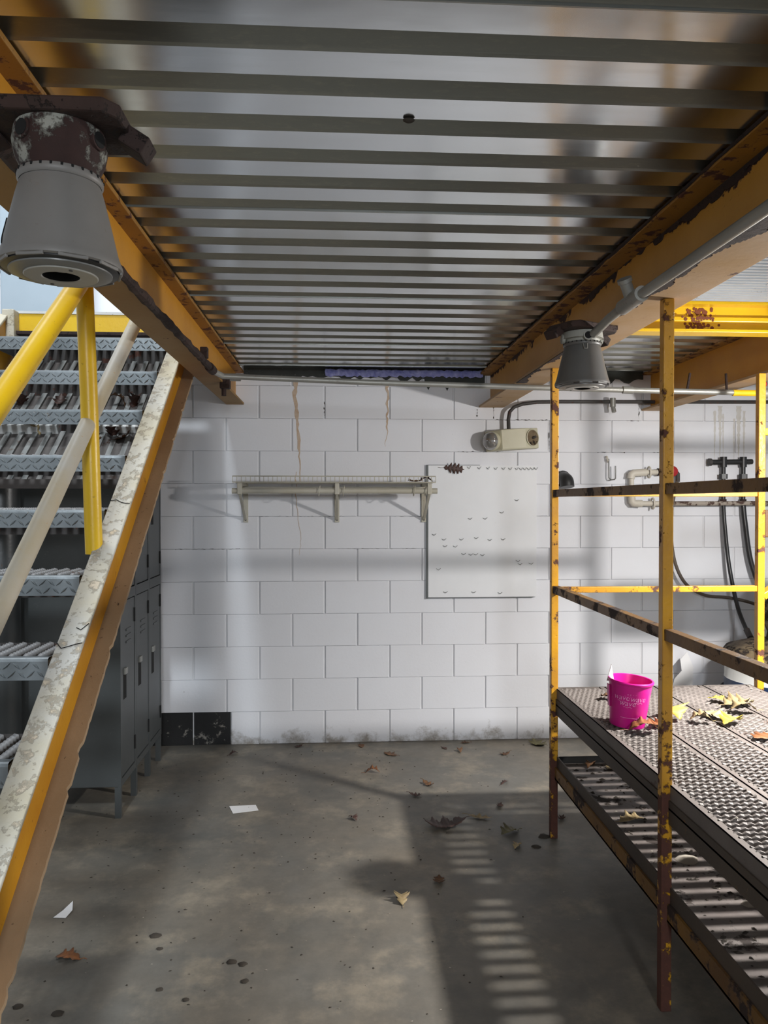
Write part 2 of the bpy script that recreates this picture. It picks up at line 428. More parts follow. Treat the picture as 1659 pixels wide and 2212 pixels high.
def tag(o, label=None, cat=None, group=None, kind=None):
    if label: o['label'] = label
    if cat: o['category'] = cat
    if group: o['group'] = group
    if kind: o['kind'] = kind
    return o

def thing(name, loc, label, cat, group=None):
    o = bpy.data.objects.new(name, None)
    o.empty_display_size = 0.1
    o.location = loc
    COL.objects.link(o)
    ORG[o.name] = tuple(loc)
    return tag(o, label, cat, group)

def part(parent):
    return MB(ORG[parent.name])

def share(name, me, parent, loc, rot=None):
    """another object on shared mesh data; loc in world space"""
    o = bpy.data.objects.new(name, me)
    COL.objects.link(o)
    if parent is not None:
        o.parent = parent
        o.location = Vector(loc) - Vector(ORG[parent.name])
    else:
        o.location = loc
    if rot: o.rotation_euler = rot
    ORG[o.name] = tuple(loc)
    return o

# ================================================================== STRUCTURE
WY = 4.82
# floor
fl = MB().box(-3.4, 5.0, -3.0, 5.0, -0.12, 0.0).build('floor', 'floor')
tag(fl, 'stained grey concrete floor with wear marks', None, None, 'structure')

# back wall of painted blocks
wb = MB().box(-3.4, 5.0, WY + 0.009, WY + 0.2, 0.0, 4.3).build('wall_back', 'mortar')
tag(wb, 'white painted concrete block wall', None, None, 'structure')
CH, BL = 0.2032, 0.4064

def block_mesh(w_, h_, mat):
    e, ez = 0.003, 0.0012
    mb = MB()
    x, z = w_ / 2, h_ / 2
    vs = [(-x, .03, -z), (x, .03, -z), (x, .03, z), (-x, .03, z), (-x, e, -z), (x, e, -z), (x, e, z), (-x, e, z),
          (-x + e, 0, -z + ez), (x - e, 0, -z + ez), (x - e, 0, z - ez), (-x + e, 0, z - ez)]
    fs = [(0, 1, 5, 4), (1, 2, 6, 5), (2, 3, 7, 6), (3, 0, 4, 7), (4, 5, 9, 8), (5, 6, 10, 9), (6, 7, 11, 10), (7, 4, 8, 11), (8, 9, 10, 11)]
    mb.add(vs, fs)
    return mb.mesh('block', mat)
BM = block_mesh(BL - 0.011, CH - 0.0010, 'block')
BMB = block_mesh(BL - 0.011, CH - 0.0010, 'block_black')
def blk(me, x, z):
    share('block', me, wb, (x, WY + rnd.uniform(-0.0008, 0.0008), z))
for row in range(0, 20):
    off = -0.078 if row % 2 == 0 else -0.078 + BL / 2
    z = (row + 0.5) * CH
    for k in range(-7, 9):
        xl = off + k * BL
        xc = xl + BL / 2
        if xc < -2.75 or xc > 3.2: continue
        if row >= 12 and xc > -0.5: continue
        if row == 0 and xl < -0.6:
            if abs(xl + 0.891) < 0.01:
                share('block', block_mesh(0.231 - 0.006, CH - 0.0010, 'block_black'), wb, (-0.891 + 0.1155, WY + 0.003, z))
                share('block', block_mesh(0.1756 - 0.006, CH - 0.0010, 'block'), wb, (-0.66 + 0.0878, WY - 0.002, z))
            else:
                blk(BMB, xc, z)
            continue
        blk(BM, xc, z)

# rust runs down the wall
def streak(x, z0, z1, w0, seed, wig=0.007):
    r = random.Random(seed)
    mb = MB(); n = 26; xs = x
    L = []
    for i in range(n + 1):
        t = i / n
        xs += r.uniform(-wig, wig)
        ww = w0 * (1 - t) ** 0.8 * r.uniform(0.5, 1.3) + 0.0012
        L.append((xs - ww / 2, xs + ww / 2, z0 + (z1 - z0) * t))
    for i in range(n):
        a, b_ = L[i], L[i + 1]
        y = WY - 0.0012
        mb.add([(a[0], y, a[2]), (a[1], y, a[2]), (b_[1], y, b_[2]), (b_[0], y, b_[2])], [(0, 1, 2, 3)])
    return mb.build('rust_streak', 'stain', wb)
streak(-0.252, 2.27, 1.62, 0.030, 3)
streak(-0.250, 1.70, 1.18, 0.005, 4)
streak(0.307, 2.27, 1.86, 0.018, 5)

m, nt, b = newmat('grey_run')
nt.links.new(mixc(nt, noise(nt, coords(nt), 25, 5), (0.50, 0.47, 0.43), (0.66, 0.65, 0.63)), b.inputs['Base Color'])
b.inputs['Roughness'].default_value = 0.7
M['run'] = m
for i, (x, w_, z0) in enumerate([(2.465, .016, 2.13), (2.43, .010, 2.1), (2.485, .008, 2.08), (2.59, .020, 2.13), (2.625, .012, 2.1), (2.56, .008, 2.05)]):
    o = streak(x, z0, 1.785, w_ * 1.7, 40 + i, 0.0006)
    o.data.materials[0] = M['run']

# dark cracks where the paint has opened along the joints
def joint_crack(x0, z0, x1, z1, wmax, seed):
    r = random.Random(seed); mb = MB(); n = max(8, int((abs(x1 - x0) + abs(z1 - z0)) / 0.012))
    L = []
    for i in range(n + 1):
        t_ = i / n
        x = x0 + (x1 - x0) * t_; z = z0 + (z1 - z0) * t_
        ww = wmax * max(0.06, r.random() ** 3)
        j = r.uniform(-0.0025, 0.0025)
        L.append(((x, z + j - ww / 2), (x, z + j + ww / 2)) if abs(x1 - x0) > abs(z1 - z0) else ((x + j - ww / 2, z), (x + j + ww / 2, z)))
    for i in range(n):
        (a, b_), (c, d) = L[i], L[i + 1]
        mb.add([(a[0], WY - 0.0013, a[1]), (b_[0], WY - 0.0013, b_[1]), (d[0], WY - 0.0013, d[1]), (c[0], WY - 0.0013, c[1])], [(0, 1, 2, 3)])
    mb.build('joint_crack', 'debris', wb)
for i, (a, b_, c, d, w_) in enumerate([(1.00, 2.032, 1.34, 2.032, .010), (0.76, 1.829, 1.05, 1.829, .004), (1.345, 1.85, 1.345, 2.02, .006), (0.885, 2.05, 0.885, 2.10, .012), (0.99, 2.04, 0.99, 2.11, .012),
        (1.66, 1.829, 1.84, 1.829, .009), (1.72, 2.032, 1.93, 2.032, .009), (1.93, 2.04, 1.93, 2.13, .010), (2.02, 1.829, 2.14, 1.829, .006), (-0.55, 1.422, 0.05, 1.422, .003), (0.0, 1.219, 0.5, 1.219, .003),
        (-0.078, 2.05, -0.078, 2.14, .008), (0.328, 1.422, 0.55, 1.422, .003), (1.28, 1.422, 1.40, 1.422, .004), (-1.0, 1.219, -0.6, 1.219, .004)]):
    joint_crack(a, b_, c, d, w_, 700 + i)

# side wall far left, out of frame, it bounds the hall behind the stairs
wl = MB().box(-3.4, -3.2, -3.0, 4.82, 0, 4.3).build('wall_left', 'wall_plain')
tag(wl, 'white side wall beyond the staircase', None, None, 'structure')

# steel roof deck of the mezzanine, with the slab it carries
ce = MB().box(-0.62, 1.05, -0.6, 4.78, 2.372, 2.47).box(1.05, 4.6, 3.20, 4.78, 2.372, 2.47).build('ceiling', 'slab')
tag(ce, 'underside of the galvanised steel mezzanine deck', None, None, 'structure')
RP = 0.1524
def deck_panel(x0, x1, ystart, nrib):
    mb = MB()
    zt, zb = 2.366, 2.327                      # wide flats hang low, narrow flutes rise between them
    pr = []
    for i in range(nrib):
        yc = ystart + i * RP
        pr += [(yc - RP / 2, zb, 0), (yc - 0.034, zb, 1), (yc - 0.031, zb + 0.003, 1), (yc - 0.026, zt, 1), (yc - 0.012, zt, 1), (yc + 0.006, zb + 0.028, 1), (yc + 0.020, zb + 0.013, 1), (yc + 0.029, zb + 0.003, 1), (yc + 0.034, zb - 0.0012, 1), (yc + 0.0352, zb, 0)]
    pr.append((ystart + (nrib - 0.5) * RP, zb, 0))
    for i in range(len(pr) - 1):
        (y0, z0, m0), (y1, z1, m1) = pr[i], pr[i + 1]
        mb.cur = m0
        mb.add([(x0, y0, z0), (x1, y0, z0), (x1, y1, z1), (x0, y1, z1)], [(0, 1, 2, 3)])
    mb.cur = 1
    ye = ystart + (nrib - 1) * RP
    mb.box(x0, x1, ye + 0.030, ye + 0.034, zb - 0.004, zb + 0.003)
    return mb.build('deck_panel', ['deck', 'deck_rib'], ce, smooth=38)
y = 1.371 - 12 * RP
for i in range(6):
    deck_panel(-0.63, 0.985, y, 6 if i < 5 else 4)
    y += 6 * RP
deck_panel(0.985, 1.96, 3.21 + 0.05, 6)
deck_panel(0.985, 1.96, 3.26 + 6 * RP, 4)
deck_panel(2.06, 2.86, 3.21 + 0.05, 6)
deck_panel(2.06, 2.86, 3.26 + 6 * RP, 4)

# ================================================================== BEAMS
def ibeam(x0, x1, y0, y1, z0, z1, label, webmat, topmat='beam_flange', botmat='beam_under', web=0.010, fl_=0.013):
    xc = (x0 + x1) / 2
    t = thing('steel_beam', (xc, (y0 + y1) / 2, 0), label, 'beam')
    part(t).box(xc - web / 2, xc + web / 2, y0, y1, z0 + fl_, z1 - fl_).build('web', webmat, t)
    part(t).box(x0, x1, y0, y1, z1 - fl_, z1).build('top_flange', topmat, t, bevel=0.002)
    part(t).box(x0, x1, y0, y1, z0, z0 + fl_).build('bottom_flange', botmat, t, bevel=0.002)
    return t
bl_ = ibeam(-0.685, -0.575, -0.6, 4.815, 2.115, 2.322, 'long yellow steel beam over the staircase side, rusty along its lower edge', 'beam_web', botmat='beam_under_l')
br_ = ibeam(0.895, 1.05, -0.6, 4.815, 2.108, 2.322, 'long yellow steel beam carrying the lamp beside the two tall posts', 'beam_web_r')
b2_ = ibeam(1.945, 2.075, 1.0, 4.815, 2.095, 2.335, 'shaded orange steel beam at the right edge above the third post', 'beam_web')
# ragged rust scale on the upper edge of the near beams
def scale_strip(parent, xa, xb, z0, z1, y0, y1, seed):
    r = random.Random(seed); mb = part(parent)
    n = 220
    up = [(y0 + (y1 - y0) * i / n, z1) for i in range(n + 1)]
    lo = []; wv = 0.5
    for i in range(n + 1):
        wv = min(1.0, max(0.0, wv + r.uniform(-0.12, 0.12) + (r.uniform(-.4, .4) if r.random() < 0.06 else 0)))
        lo.append((y0 + (y1 - y0) * i / n, z0 + (z1 - z0) * min(0.95, wv + r.uniform(-.05, .05))))
    for i in range(n):
        mb.add([(xa, *lo[i]), (xa, *lo[i + 1]), (xa, *up[i + 1]), (xa, *up[i]), (xb, *lo[i]), (xb, *lo[i + 1]), (xb, *up[i + 1]), (xb, *up[i])],
               [(0, 1, 2, 3), (4, 5, 6, 7), (0, 4, 5, 1)])
    mb.build('rust_scale', 'rust', parent)
scale_strip(br_, 0.964, 0.967, 2.268, 2.312, 0.0, 2.9, 11)
scale_strip(br_, 0.8925, 0.896, 2.310, 2.3225, 0.0, 4.0, 12)
mb = part(br_); r_ = random.Random(31); wv = 0.02
for i in range(260):
    ya = 0.3 + i * 0.0135
    wv = min(0.05, max(0.004, wv + r_.uniform(-0.008, 0.008)))
    mb.box(0.8945, 0.8945 + wv, ya, ya + 0.0135, 2.1055, 2.1085)
tag(mb.build('rust_scale', 'rust', br_), kind='stuff')
# pieces of dark closure between deck, beam and wall
t = thing('cross_channel', (1.5, 3.18, 2.23), 'bright yellow rust-stained channel between the two right-hand beams', 'beam')
part(t).box(0.98, 1.945, 3.165, 3.175, 2.22, 2.345).build('web', 'yellow_bright', t)
part(t).box(1.05, 1.945, 3.115, 3.175, 2.333, 2.345).build('top_flange', 'yellow_bright', t)
part(t).box(1.05, 1.945, 3.105, 3.185, 2.215, 2.228).build('bottom_flange', 'yellow_bright', t, bevel=0.002)
part(t).box(1.05, 1.945, 3.145, 3.165, 2.268, 2.288).build('stiffener_bar', 'yellow_bright', t, bevel=0.003)
mb = part(t)
for i in range(110):
    xx = 1.52 + rnd.gauss(0, 0.035); s_ = rnd.uniform(0.003, 0.009)
    zz = rnd.uniform(2.236, 2.328)
    yf = 3.1435 if 2.266 < zz < 2.290 else 3.1635
    mb.lathe([(s_, 0.0), (s_ * .9, 0.001), (0.0, 0.0015)], (xx, yf + 0.001, zz), 6, Matrix.Rotation(PI / 2, 3, 'X') @ Matrix.Rotation(rnd.random(), 3, 'Z'))
tag(mb.build('rust_patch', M['rust_red'], t), kind='stuff')
# open grating over the near right bay
t = thing('floor_grating', (1.5, 2.2, 2.335), 'bright open steel grating panel at the top right between beams', 'grating')
mb = part(t)
yy = 1.25
while yy < 3.10:
    mb.box(1.0, 2.0, yy, yy + 0.008, 2.340, 2.358); yy += 0.034
mb.build('bearing_bars', 'grating', t)
mb = part(t)
for i in range(10):
    xx = 1.02 + i * 0.105
    mb.tube([(xx, 1.25, 2.352), (xx, 3.10, 2.352)], 0.004, 6)
mb.build('cross_rods', 'grating', t)

# ================================================================== STAIRCASE
SL = 0.775
def sz(y): return 1.485 + SL * (y - 2.70)
ang = math.atan(SL); cs, sn = math.cos(ang), math.sin(ang)
st = thing('metal_staircase', (-1.2, 1.0, 0.0), 'yellow steel staircase with checker plate treads and pipe handrail', 'staircase')
def stringer(xw, side, ragged):
    """channel stringer, web at xw, flanges pointing to side (+1 right)"""
    y0, y1 = 0.80, 3.94
    D = 0.23
    dn = Vector((0, sn, -cs))            # from top flange towards bottom flange
    d = Vector((0, cs, sn))
    p0, p1 = Vector((xw, y0, sz(y0))), Vector((xw, y1, sz(y1)))
    xi, xo = xw - side * 0.018, xw + side * 0.055
    g = part(st)
    def slab(mb, xa, xb, o0, o1, a=p0, b=p1):
        vs = []
        for p in (a, b):
            for x, o in ((xa, o0), (xb, o0), (xb, o1), (xa, o1)):
                q = p + dn * o; vs.append((x, q.y, q.z))
        mb.add(vs, [(0, 1, 2, 3), (7, 6, 5, 4), (0, 4, 5, 1), (1, 5, 6, 2), (2, 6, 7, 3), (3, 7, 4, 0)])
    sb = slab(g, xw - side * 0.008, xw, 0.0, D)
    s_ = g.build('stringer', 'yellow', st)
    h = part(st); slab(h, xi, xo, -0.002, 0.012)
    h.build('top_flange', 'dust_cream', s_, bevel=0.004)
    h = part(st)
    r = random.Random(4); n = 240
    prev = None
    for i in range(n + 1):
        p = p0.lerp(p1, i / n)
        rag = xo - side * (abs(r.gauss(0, 0.0012)) + (0.007 if r.random() < 0.04 else 0)) if ragged else xo
        q0, q1 = p + dn * (D - 0.014), p + dn * D
        ring = [(xw, q0.y, q0.z), (rag, q0.y, q0.z), (rag, q1.y, q1.z), (xw, q1.y, q1.z)]
        if prev:
            h.add(prev + ring, [(0, 4, 5, 1), (1, 5, 6, 2), (2, 6, 7, 3), (3, 7, 4, 0)])
        prev = ring
    h.build('bottom_flange', 'dust_tan', s_)
    return s_
stringer(-0.772, 1, True)
stringer(-1.648, -1, False)
def crack(pts, rad=0.0014):
    part(st).tube(pts, rad, 5).build('paint_crack', 'hole', [c for c in st.children if c.name.startswith('stringer')][0])
def on_top(x, y): return (x, y - 0.002, sz(y) + 0.0035)
crack([on_top(-0.788, 2.735), on_top(-0.77, 2.740), on_top(-0.75, 2.728), on_top(-0.728, 2.722), on_top(-0.7185, 2.722)])
crack([on_top(-0.788, 2.215), on_top(-0.772, 2.200), on_top(-0.755, 2.205), on_top(-0.735, 2.212), on_top(-0.7185, 2.216)])
crack([on_top(-0.75, 2.262), on_top(-0.735, 2.255), on_top(-0.7185, 2.275)])
XL, XR = -1.625, -0.80
def tread(i):
    y0 = 2.70 + 0.262 * (i - 3); z = 1.485 + 0.203 * (i - 3)
    n = part(st)
    n.prism([(y0, z - 0.062), (y0 + 0.004, z - 0.062), (y0 + 0.004, z - 0.008), (y0 + 0.03, z - 0.004), (y0 + 0.03, z), (y0 + 0.008, z), (y0 + 0.002, z - 0.003), (y0, z - 0.010)], XL, XR, 'YZ')
    x = XL + 0.012; k = 0
    while x < XR - 0.03:
        for rowi in range(2):
            zc = z - 0.021 - rowi * 0.024
            sg = 1 if k % 2 else -1
            a, c_ = 0.0155, 0.0042
            u = Vector((0.75, 0, 0.66 * sg)); v_ = Vector((-0.66 * sg, 0, 0.75))
            ctr = Vector((x + rowi * 0.013, y0, zc))
            pts = [ctr + u * a, ctr + v_ * c_, ctr - u * a, ctr - v_ * c_]
            top = ctr + Vector((0, -0.0045, 0))
            n.add(pts + [top + u * a * 0.6, top - u * a * 0.6], [(0, 1, 4), (1, 2, 5, 4), (2, 3, 5), (3, 0, 4, 5)])
        x += 0.026; k += 1
    tr = n.build('tread', 'checker', st)
    part(st).box(XL, XR, y0 + 0.235, y0 + 0.240, z - 0.095, z).build('back_lip', 'dark_steel', tr)  # deepened and coloured dark to give the shaded band of the tread's underside
    for xa in (XL, XR - 0.006):
        part(st).box(xa, xa + 0.006, y0 + 0.005, y0 + 0.235, z - 0.055, z - 0.002).build('end_plate', 'checker', tr)
    g = part(st)
    x = XL + 0.03
    j = 0
    while x < XR - 0.02:
        m_ = 10; y1 = y0 + 0.032; y2 = y0 + 0.234
        path = []; rr = []
        for q in range(m_ * 2 + 1):
            t_ = q / (m_ * 2)
            path.append((x + 0.002 * (1 if q % 2 else -1), y1 + (y2 - y1) * t_, z - 0.010 + (0.004 if q % 2 else -0.001)))
            rr.append(0.0125 if q % 2 else 0.0085)
        g.tube(path, rr, 6)
        x += 0.040; j += 1
    g.build('grip_bars', 'tread_bar', tr, smooth=60)
for i in range(-1, 8):
    tread(i)
# sheet hung under the upper flight; its ribs stand for light stripes
def shz(y): return 1.585 + SL * (y - 3.17)
mb = part(st)
ya, yb = 3.17, 4.05
mb.add([(XL, ya, shz(ya)), (XR, ya, shz(ya) + 0.02), (XR, yb, shz(yb)), (XL, yb, shz(yb)), (XL, ya, shz(ya) - 0.004), (XR, ya, shz(ya) + 0.016), (XR, yb, shz(yb) - 0.004), (XL, yb, shz(yb) - 0.004)],
       [(0, 1, 2, 3), (4, 5, 6, 7), (0, 1, 5, 4), (1, 2, 6, 5), (2, 3, 7, 6), (3, 0, 4, 7)])
mb.box(XL, XR, ya - 0.004, ya, shz(ya) - 0.02, shz(ya) + 0.018)
shh = mb.build('under_sheet', 'sheet', st)
mb = part(st)
x = XL + 0.02
while x < XR - 0.01:
    mb.bar((x, ya, shz(ya) + 0.010), (x, yb, shz(yb) + 0.006), 0.022, 0.008)
    x += 0.058
mb.build('stripe_ribs', 'stripe_rib', shh)
for (yy, hh, xa, xb) in ((3.46, 0.03, XL, -1.22), (3.46, 0.024, -1.05, -0.85), (3.80, 0.026, -1.48, XR)):
    mb = part(st)
    mb.bar((xa, yy, shz(yy) + 0.025), (xb, yy, shz(yy) + 0.02), 0.03, hh * 2, up=(0, -sn, cs))
    mb.build('white_batten', 'white_strip', shh, bevel=0.004)
# rails
PY = 2.555
mb = part(st).tube([(-0.79, PY, sz(PY) - 0.03), (-0.797, PY - 0.02, sz(PY) + 0.45), (-0.806, PY - 0.04, sz(PY) + 0.885)], 0.0275, 20)
mb.build('rail_post', 'yellow_bright', st, smooth=40)
def rail(off, y0, y1, mat, nm, rad):
    part(st).tube([(-0.80, y0, sz(y0) + off), (-0.80, (y0 + y1) / 2, sz((y0 + y1) / 2) + off), (-0.80, y1, sz(y1) + off)], rad, 20).build(nm, mat, st, smooth=40)
rail(0.410, 0.9, 3.9, 'rail_cream', 'mid_rail', 0.0255)
rail(0.898, 0.9, 3.9, 'yellow_bright', 'handrail', 0.029)
for yy in (1.05, 3.85):
    part(st).tube([(-0.80, yy, sz(yy)), (-0.80, yy, sz(yy) + 0.9)], 0.0275, 16).build('rail_post', 'yellow_bright', st, smooth=40)
# landing at the top
ld = thing('landing', (-1.2, 4.4, 2.35), 'stair-head landing edged by a bright yellow channel with dark red lower lip', 'landing')
part(ld).box(-1.62, -0.69, 3.995, 4.005, 2.368, 2.462).build('edge_channel', 'yellow_bright', ld)
part(ld).box(-1.62, -0.69, 3.955, 4.0, 2.350, 2.368).build('lower_lip', 'rust', ld, bevel=0.003)
part(ld).box(-1.62, -0.69, 3.99, 4.80, 2.462, 2.475).build('floor_plate', 'white_strip', ld)
part(ld).box(-1.66, -1.60, 3.93, 4.78, 2.30, 2.47).build('side_channel', 'dust_cream', ld, bevel=0.006)

# blue-grey cabinet on the wall above the landing
t = thing('wall_cabinet', (-1.70, 4.70, 2.476), 'blue-grey metal cabinet standing above the stair landing', 'cabinet')
part(t).box(-1.95, -1.50, 4.60, 4.80, 2.476, 3.46).build('body', 'panel_blue', t, bevel=0.006)
part(t).box(-1.94, -1.51, 4.590, 4.599, 2.52, 3.45).build('door', 'panel_blue', t, bevel=0.003)
t = thing('cable_pipe', (-1.99, 4.74, 2.476), 'thin dark pipe with white clamps left of the blue-grey cabinet', 'pipe')
part(t).tube([(-1.985, 4.76, 2.476), (-1.985, 4.76, 2.86), (-2.03, 4.76, 2.92), (-2.2, 4.76, 2.95)], 0.012, 8).build('pipe', 'black', t, smooth=40)
for zz in (2.62, 2.82):
    part(t).box(-2.01, -1.96, 4.735, 4.80, zz - 0.02, zz + 0.02).build('clamp', 'white_strip', t, bevel=0.004)

# ================================================================== LOCKERS
def locker(i, label):
    y0 = 3.721 + i * 0.283; y1 = y0 + 0.280
    xf, xb = -1.03, -1.495
    t = thing('metal_locker', ((xf + xb) / 2, (y0 + y1) / 2, 0), label, 'locker', 'grey lockers under the stairs')
    part(t).box(xb, xf - 0.012, y0, y1, 0.15, 1.955).build('body', 'locker', t, bevel=0.002)
    mb = part(t)
    mb.box(xf - 0.014, xf, y0, y0 + 0.018, 0.15, 1.955).box(xf - 0.014, xf, y1 - 0.018, y1, 0.15, 1.955)
    for za, zb in ((0.15, 0.185), (1.035, 1.085), (1.92, 1.955)):
        mb.box(xf - 0.014, xf, y0 + 0.018, y1 - 0.018, za, zb)
    mb.build('front_frame', 'locker', t)
    for (za, zb, hz) in ((0.190, 1.030, 0.62), (1.090, 1.915, 1.45)):
        d = part(t).box(xf - 0.010, xf - 0.002, y0 + 0.021, y1 - 0.021, za, zb).build('door', 'locker', t, bevel=0.002)
        part(t).box(xf - 0.0035, xf - 0.0008, y0 + 0.055, y0 + 0.105, hz - 0.065, hz + 0.055).build('handle_recess', 'hole', d)
        part(t).box(xf - 0.003, xf + 0.008, y0 + 0.058, y0 + 0.102, hz + 0.055, hz + 0.085).build('latch', 'zinc_pipe', d, bevel=0.002)
        for zz in (za + 0.10, zb - 0.09):
            part(t).box(xf - 0.003, xf + 0.004, y1 - 0.032, y1 - 0.022, zz - 0.035, zz + 0.035).build('hinge', 'hole', d)
        mb = part(t)
        for q in range(3):
            mb.box(xf - 0.003, xf + 0.0015, y0 + 0.10, y1 - 0.09, zb - 0.15 - q * 0.03, zb - 0.14 - q * 0.03)
        mb.build('vent_louvres', 'locker', d, bevel=0.001)
    for xx in (xf - 0.03, xb + 0.002):
        part(t).box(xx, xx + 0.028, y0, y0 + 0.026, 0.0, 0.15).build('leg', 'locker', t)
    if i == 2:
        for xx in (xf - 0.03, xb + 0.002):
            part(t).box(xx, xx + 0.028, y1 - 0.026, y1, 0.0, 0.15).build('leg', 'locker', t)
    return t
locker(0, 'grey metal locker nearest the camera, its plain side showing under the stairs')
locker(1, 'middle one of the three grey metal lockers under the stairs')
locker(2, 'grey metal locker closest to the block wall, rearmost of three')
t = thing('steel_column', (-1.525, 3.60, 0), 'dark round steel column behind the stair treads at the left edge', 'column')
part(t).tube([(-1.525, 3.60, 0.012), (-1.525, 3.60, 1.84)], 0.078, 28).build('shaft', 'column', t, smooth=40)
part(t).box(-1.625, -1.425, 3.50, 3.70, 0.0, 0.012).build('base_plate', 'column', t)

# ================================================================== BELL LAMPS
def bell_lamp(x, y, ztop, label, body, neck, rot, arm, nk=0.0, lit=0):
    t = thing('bell_lamp', (x, y, ztop), label, 'lamp', 'bell lamps hung from the beams')
    R = Matrix.Rotation(rot, 3, 'Z')
    def L(px, py, pz): return Vector((x, y, ztop)) + R @ Vector((px, py, pz))
    # mounting plate with ears
    mb = part(t)
    pts = [(-0.105, -0.05), (-0.085, -0.075), (0.085, -0.075), (0.105, -0.05), (0.105, 0.05), (0.085, 0.075), (-0.085, 0.075), (-0.105, 0.05)]
    n = len(pts)
    vs = [L(px, py, 0) for px, py in pts] + [L(px, py, -0.022) for px, py in pts]
    mb.add(vs, [tuple(range(n)), tuple(reversed(range(n, 2 * n)))] + [(i, i + n, (i + 1) % n + n, (i + 1) % n) for i in range(n)])
    pl = mb.build('mounting_plate', 'rust', t, bevel=0.004)
    for sx_ in (-1, 1):
        a = L(sx_ * 0.095, 0.02, -0.018)
        part(t).bar(a, a + R @ Vector((sx_ * 0.035, 0, -0.022)), 0.05, 0.03).build('ear', 'rust', pl, bevel=0.003)
    if arm:
        part(t).bar((x, y + 0.02, ztop - 0.002), (arm, y + 0.02, ztop - 0.002), 0.07, 0.02).build('bracket_arm', 'rust', t, bevel=0.003)
    # junction box; everything below it hangs nk higher or lower
    part(t).lathe([(0.066, -0.02), (0.070, -0.045), (0.066, -0.065 + nk * 0.6), (0.058, -0.082 + nk), (0.055, -0.098 + nk)], (x, y, ztop), 28).build('junction_box', neck, t, smooth=50)
    bx = t.children[-1] if False else [c for c in t.children if c.name.startswith('junction_box')][0]
    for a in (-2.1, -0.35, 0.9, 2.6):
        d = Vector((math.cos(a + rot), math.sin(a + rot), 0))
        c = Vector((x, y, ztop - 0.042)) + d * 0.060
        part(t).tube([c, c + d * 0.011], 0.016, 14).build('conduit_boss', neck, bx, smooth=40)
        if a < 0:
            c = Vector((x, y, ztop - 0.042)) + d * 0.0712
            part(t).tube([c - d * 0.003, c + d * 0.0006], 0.012, 14).build('entry_hole', 'hole', bx)
    zz0 = ztop + 0.010 + nk
    part(t).lathe([(0.055, -0.100), (0.0615, -0.101), (0.063, -0.105), (0.063, -0.111), (0.060, -0.114)], (x, y, zz0), 40).build('collar', body, t, smooth=50)
    mb = part(t)
    for k in range(26):
        a = 2 * PI * k / 26
        c = Vector((x + 0.0622 * math.cos(a), y + 0.0622 * math.sin(a), zz0 - 0.1035))
        mb.box(c.x - .0016, c.x + .0016, c.y - .0016, c.y + .0016, c.z - .0022, c.z + .0022)
    tag(mb.build('collar_notches', 'hole', t), kind='stuff')
    prof = [(0.058, -0.112), (0.060, -0.116), (0.066, -0.138), (0.076, -0.180), (0.085, -0.219), (0.089, -0.231), (0.0915, -0.237), (0.0912, -0.242), (0.087, -0.244), (0.082, -0.234)]
    sh = part(t).lathe(prof, (x, y, zz0), 48).build('shade', body, t, smooth=45)
    pth = []
    for q in range(10):
        f_ = q / 9; z_ = -0.175 - 0.045 * f_; rr = 0.0750 + 0.0102 * f_ + 0.0006
        a = -2.75 + 0.25 * f_ * f_ + (2.3 if rot else 0)
        pth.append((x + rr * math.cos(a), y + rr * math.sin(a), zz0 + z_))
    part(t).tube(pth, 0.0011, 5).build('seam', 'hole', sh)
    part(t).lathe([(0.085, -0.237), (0.0855, -0.246), (0.075, -0.248), (0.070, -0.243)], (x, y, zz0), 48).build('gasket', 'black', t, smooth=45)
    for k in range(9):
        a = 2 * PI * k / 9 + 0.35
        c = Vector((x + 0.0865 * math.cos(a), y + 0.0865 * math.sin(a), zz0 - 0.2435))
        u_ = Vector((-math.sin(a), math.cos(a), 0))
        part(t).bar(c - u_ * 0.021, c + u_ * 0.021, 0.004, 0.007).build('rim_clip', body, t, bevel=0.001)
    part(t).lathe([(0.076, -0.243), (0.0755, -0.250), (0.066, -0.2525), (0.053, -0.2525)], (x, y, zz0), 48).build('face_ring', 'lamp_ring', t, smooth=35)
    fp = part(t).lathe([(0.0545, -0.2505), (0.0545, -0.2542), (0.0535, -0.255), (0.029, -0.255), (0.0272, -0.2535)], (x, y, zz0), 48).build('face_plate', 'lamp_face', t, smooth=35)
    part(t).lathe([(0.0272, -0.2538), (0.0268, -0.236), (0.0, -0.236)], (x, y, zz0), 32).build('recess', 'hole', fp)
    part(t).lathe([(0.015, -0.2365), (0.014, -0.244), (0.0, -0.246)], (x, y, zz0), 24).build('lens', 'lamp_face', fp, smooth=60)
    for a in (2.2, -0.94):
        part(t).lathe([(0.0, -0.2560), (0.0030, -0.2560), (0.0034, -0.2545)], (x + 0.046 * math.cos(a), y + 0.046 * math.sin(a), zz0), 10).build('screw', 'dark_steel', fp)
    if rot:
        a = -1.75
        c = Vector((x + 0.0645 * math.cos(a), y + 0.0645 * math.sin(a), zz0 - 0.113))
        part(t).tube([c + Vector((-.006, 0, 0)), c + Vector((-.004, -0.006, -0.018)), c + Vector((0.006, -0.006, -0.018)), c + Vector((0.008, 0, 0))], 0.0016, 6).build('wire_clip', 'zinc_pipe', t)
    if lit:
        for nm, kind, e in (('bulb_glow', 'POINT', 122), ('bulb_beam', 'SPOT', 320)):     # all-round glow and the shade's downward beam
            d = bpy.data.lights.new(nm, kind)
            d.energy = e; d.color = (1.0, 0.965, 0.925); d.shadow_soft_size = 0.045
            if kind == 'SPOT':
                d.spot_size = math.radians(166); d.spot_blend = 1.0
            o = bpy.data.objects.new(nm, d); COL.objects.link(o)
            o.parent = t; o.location = (-0.02, 0, zz0 - 0.28 - ztop)
    return t
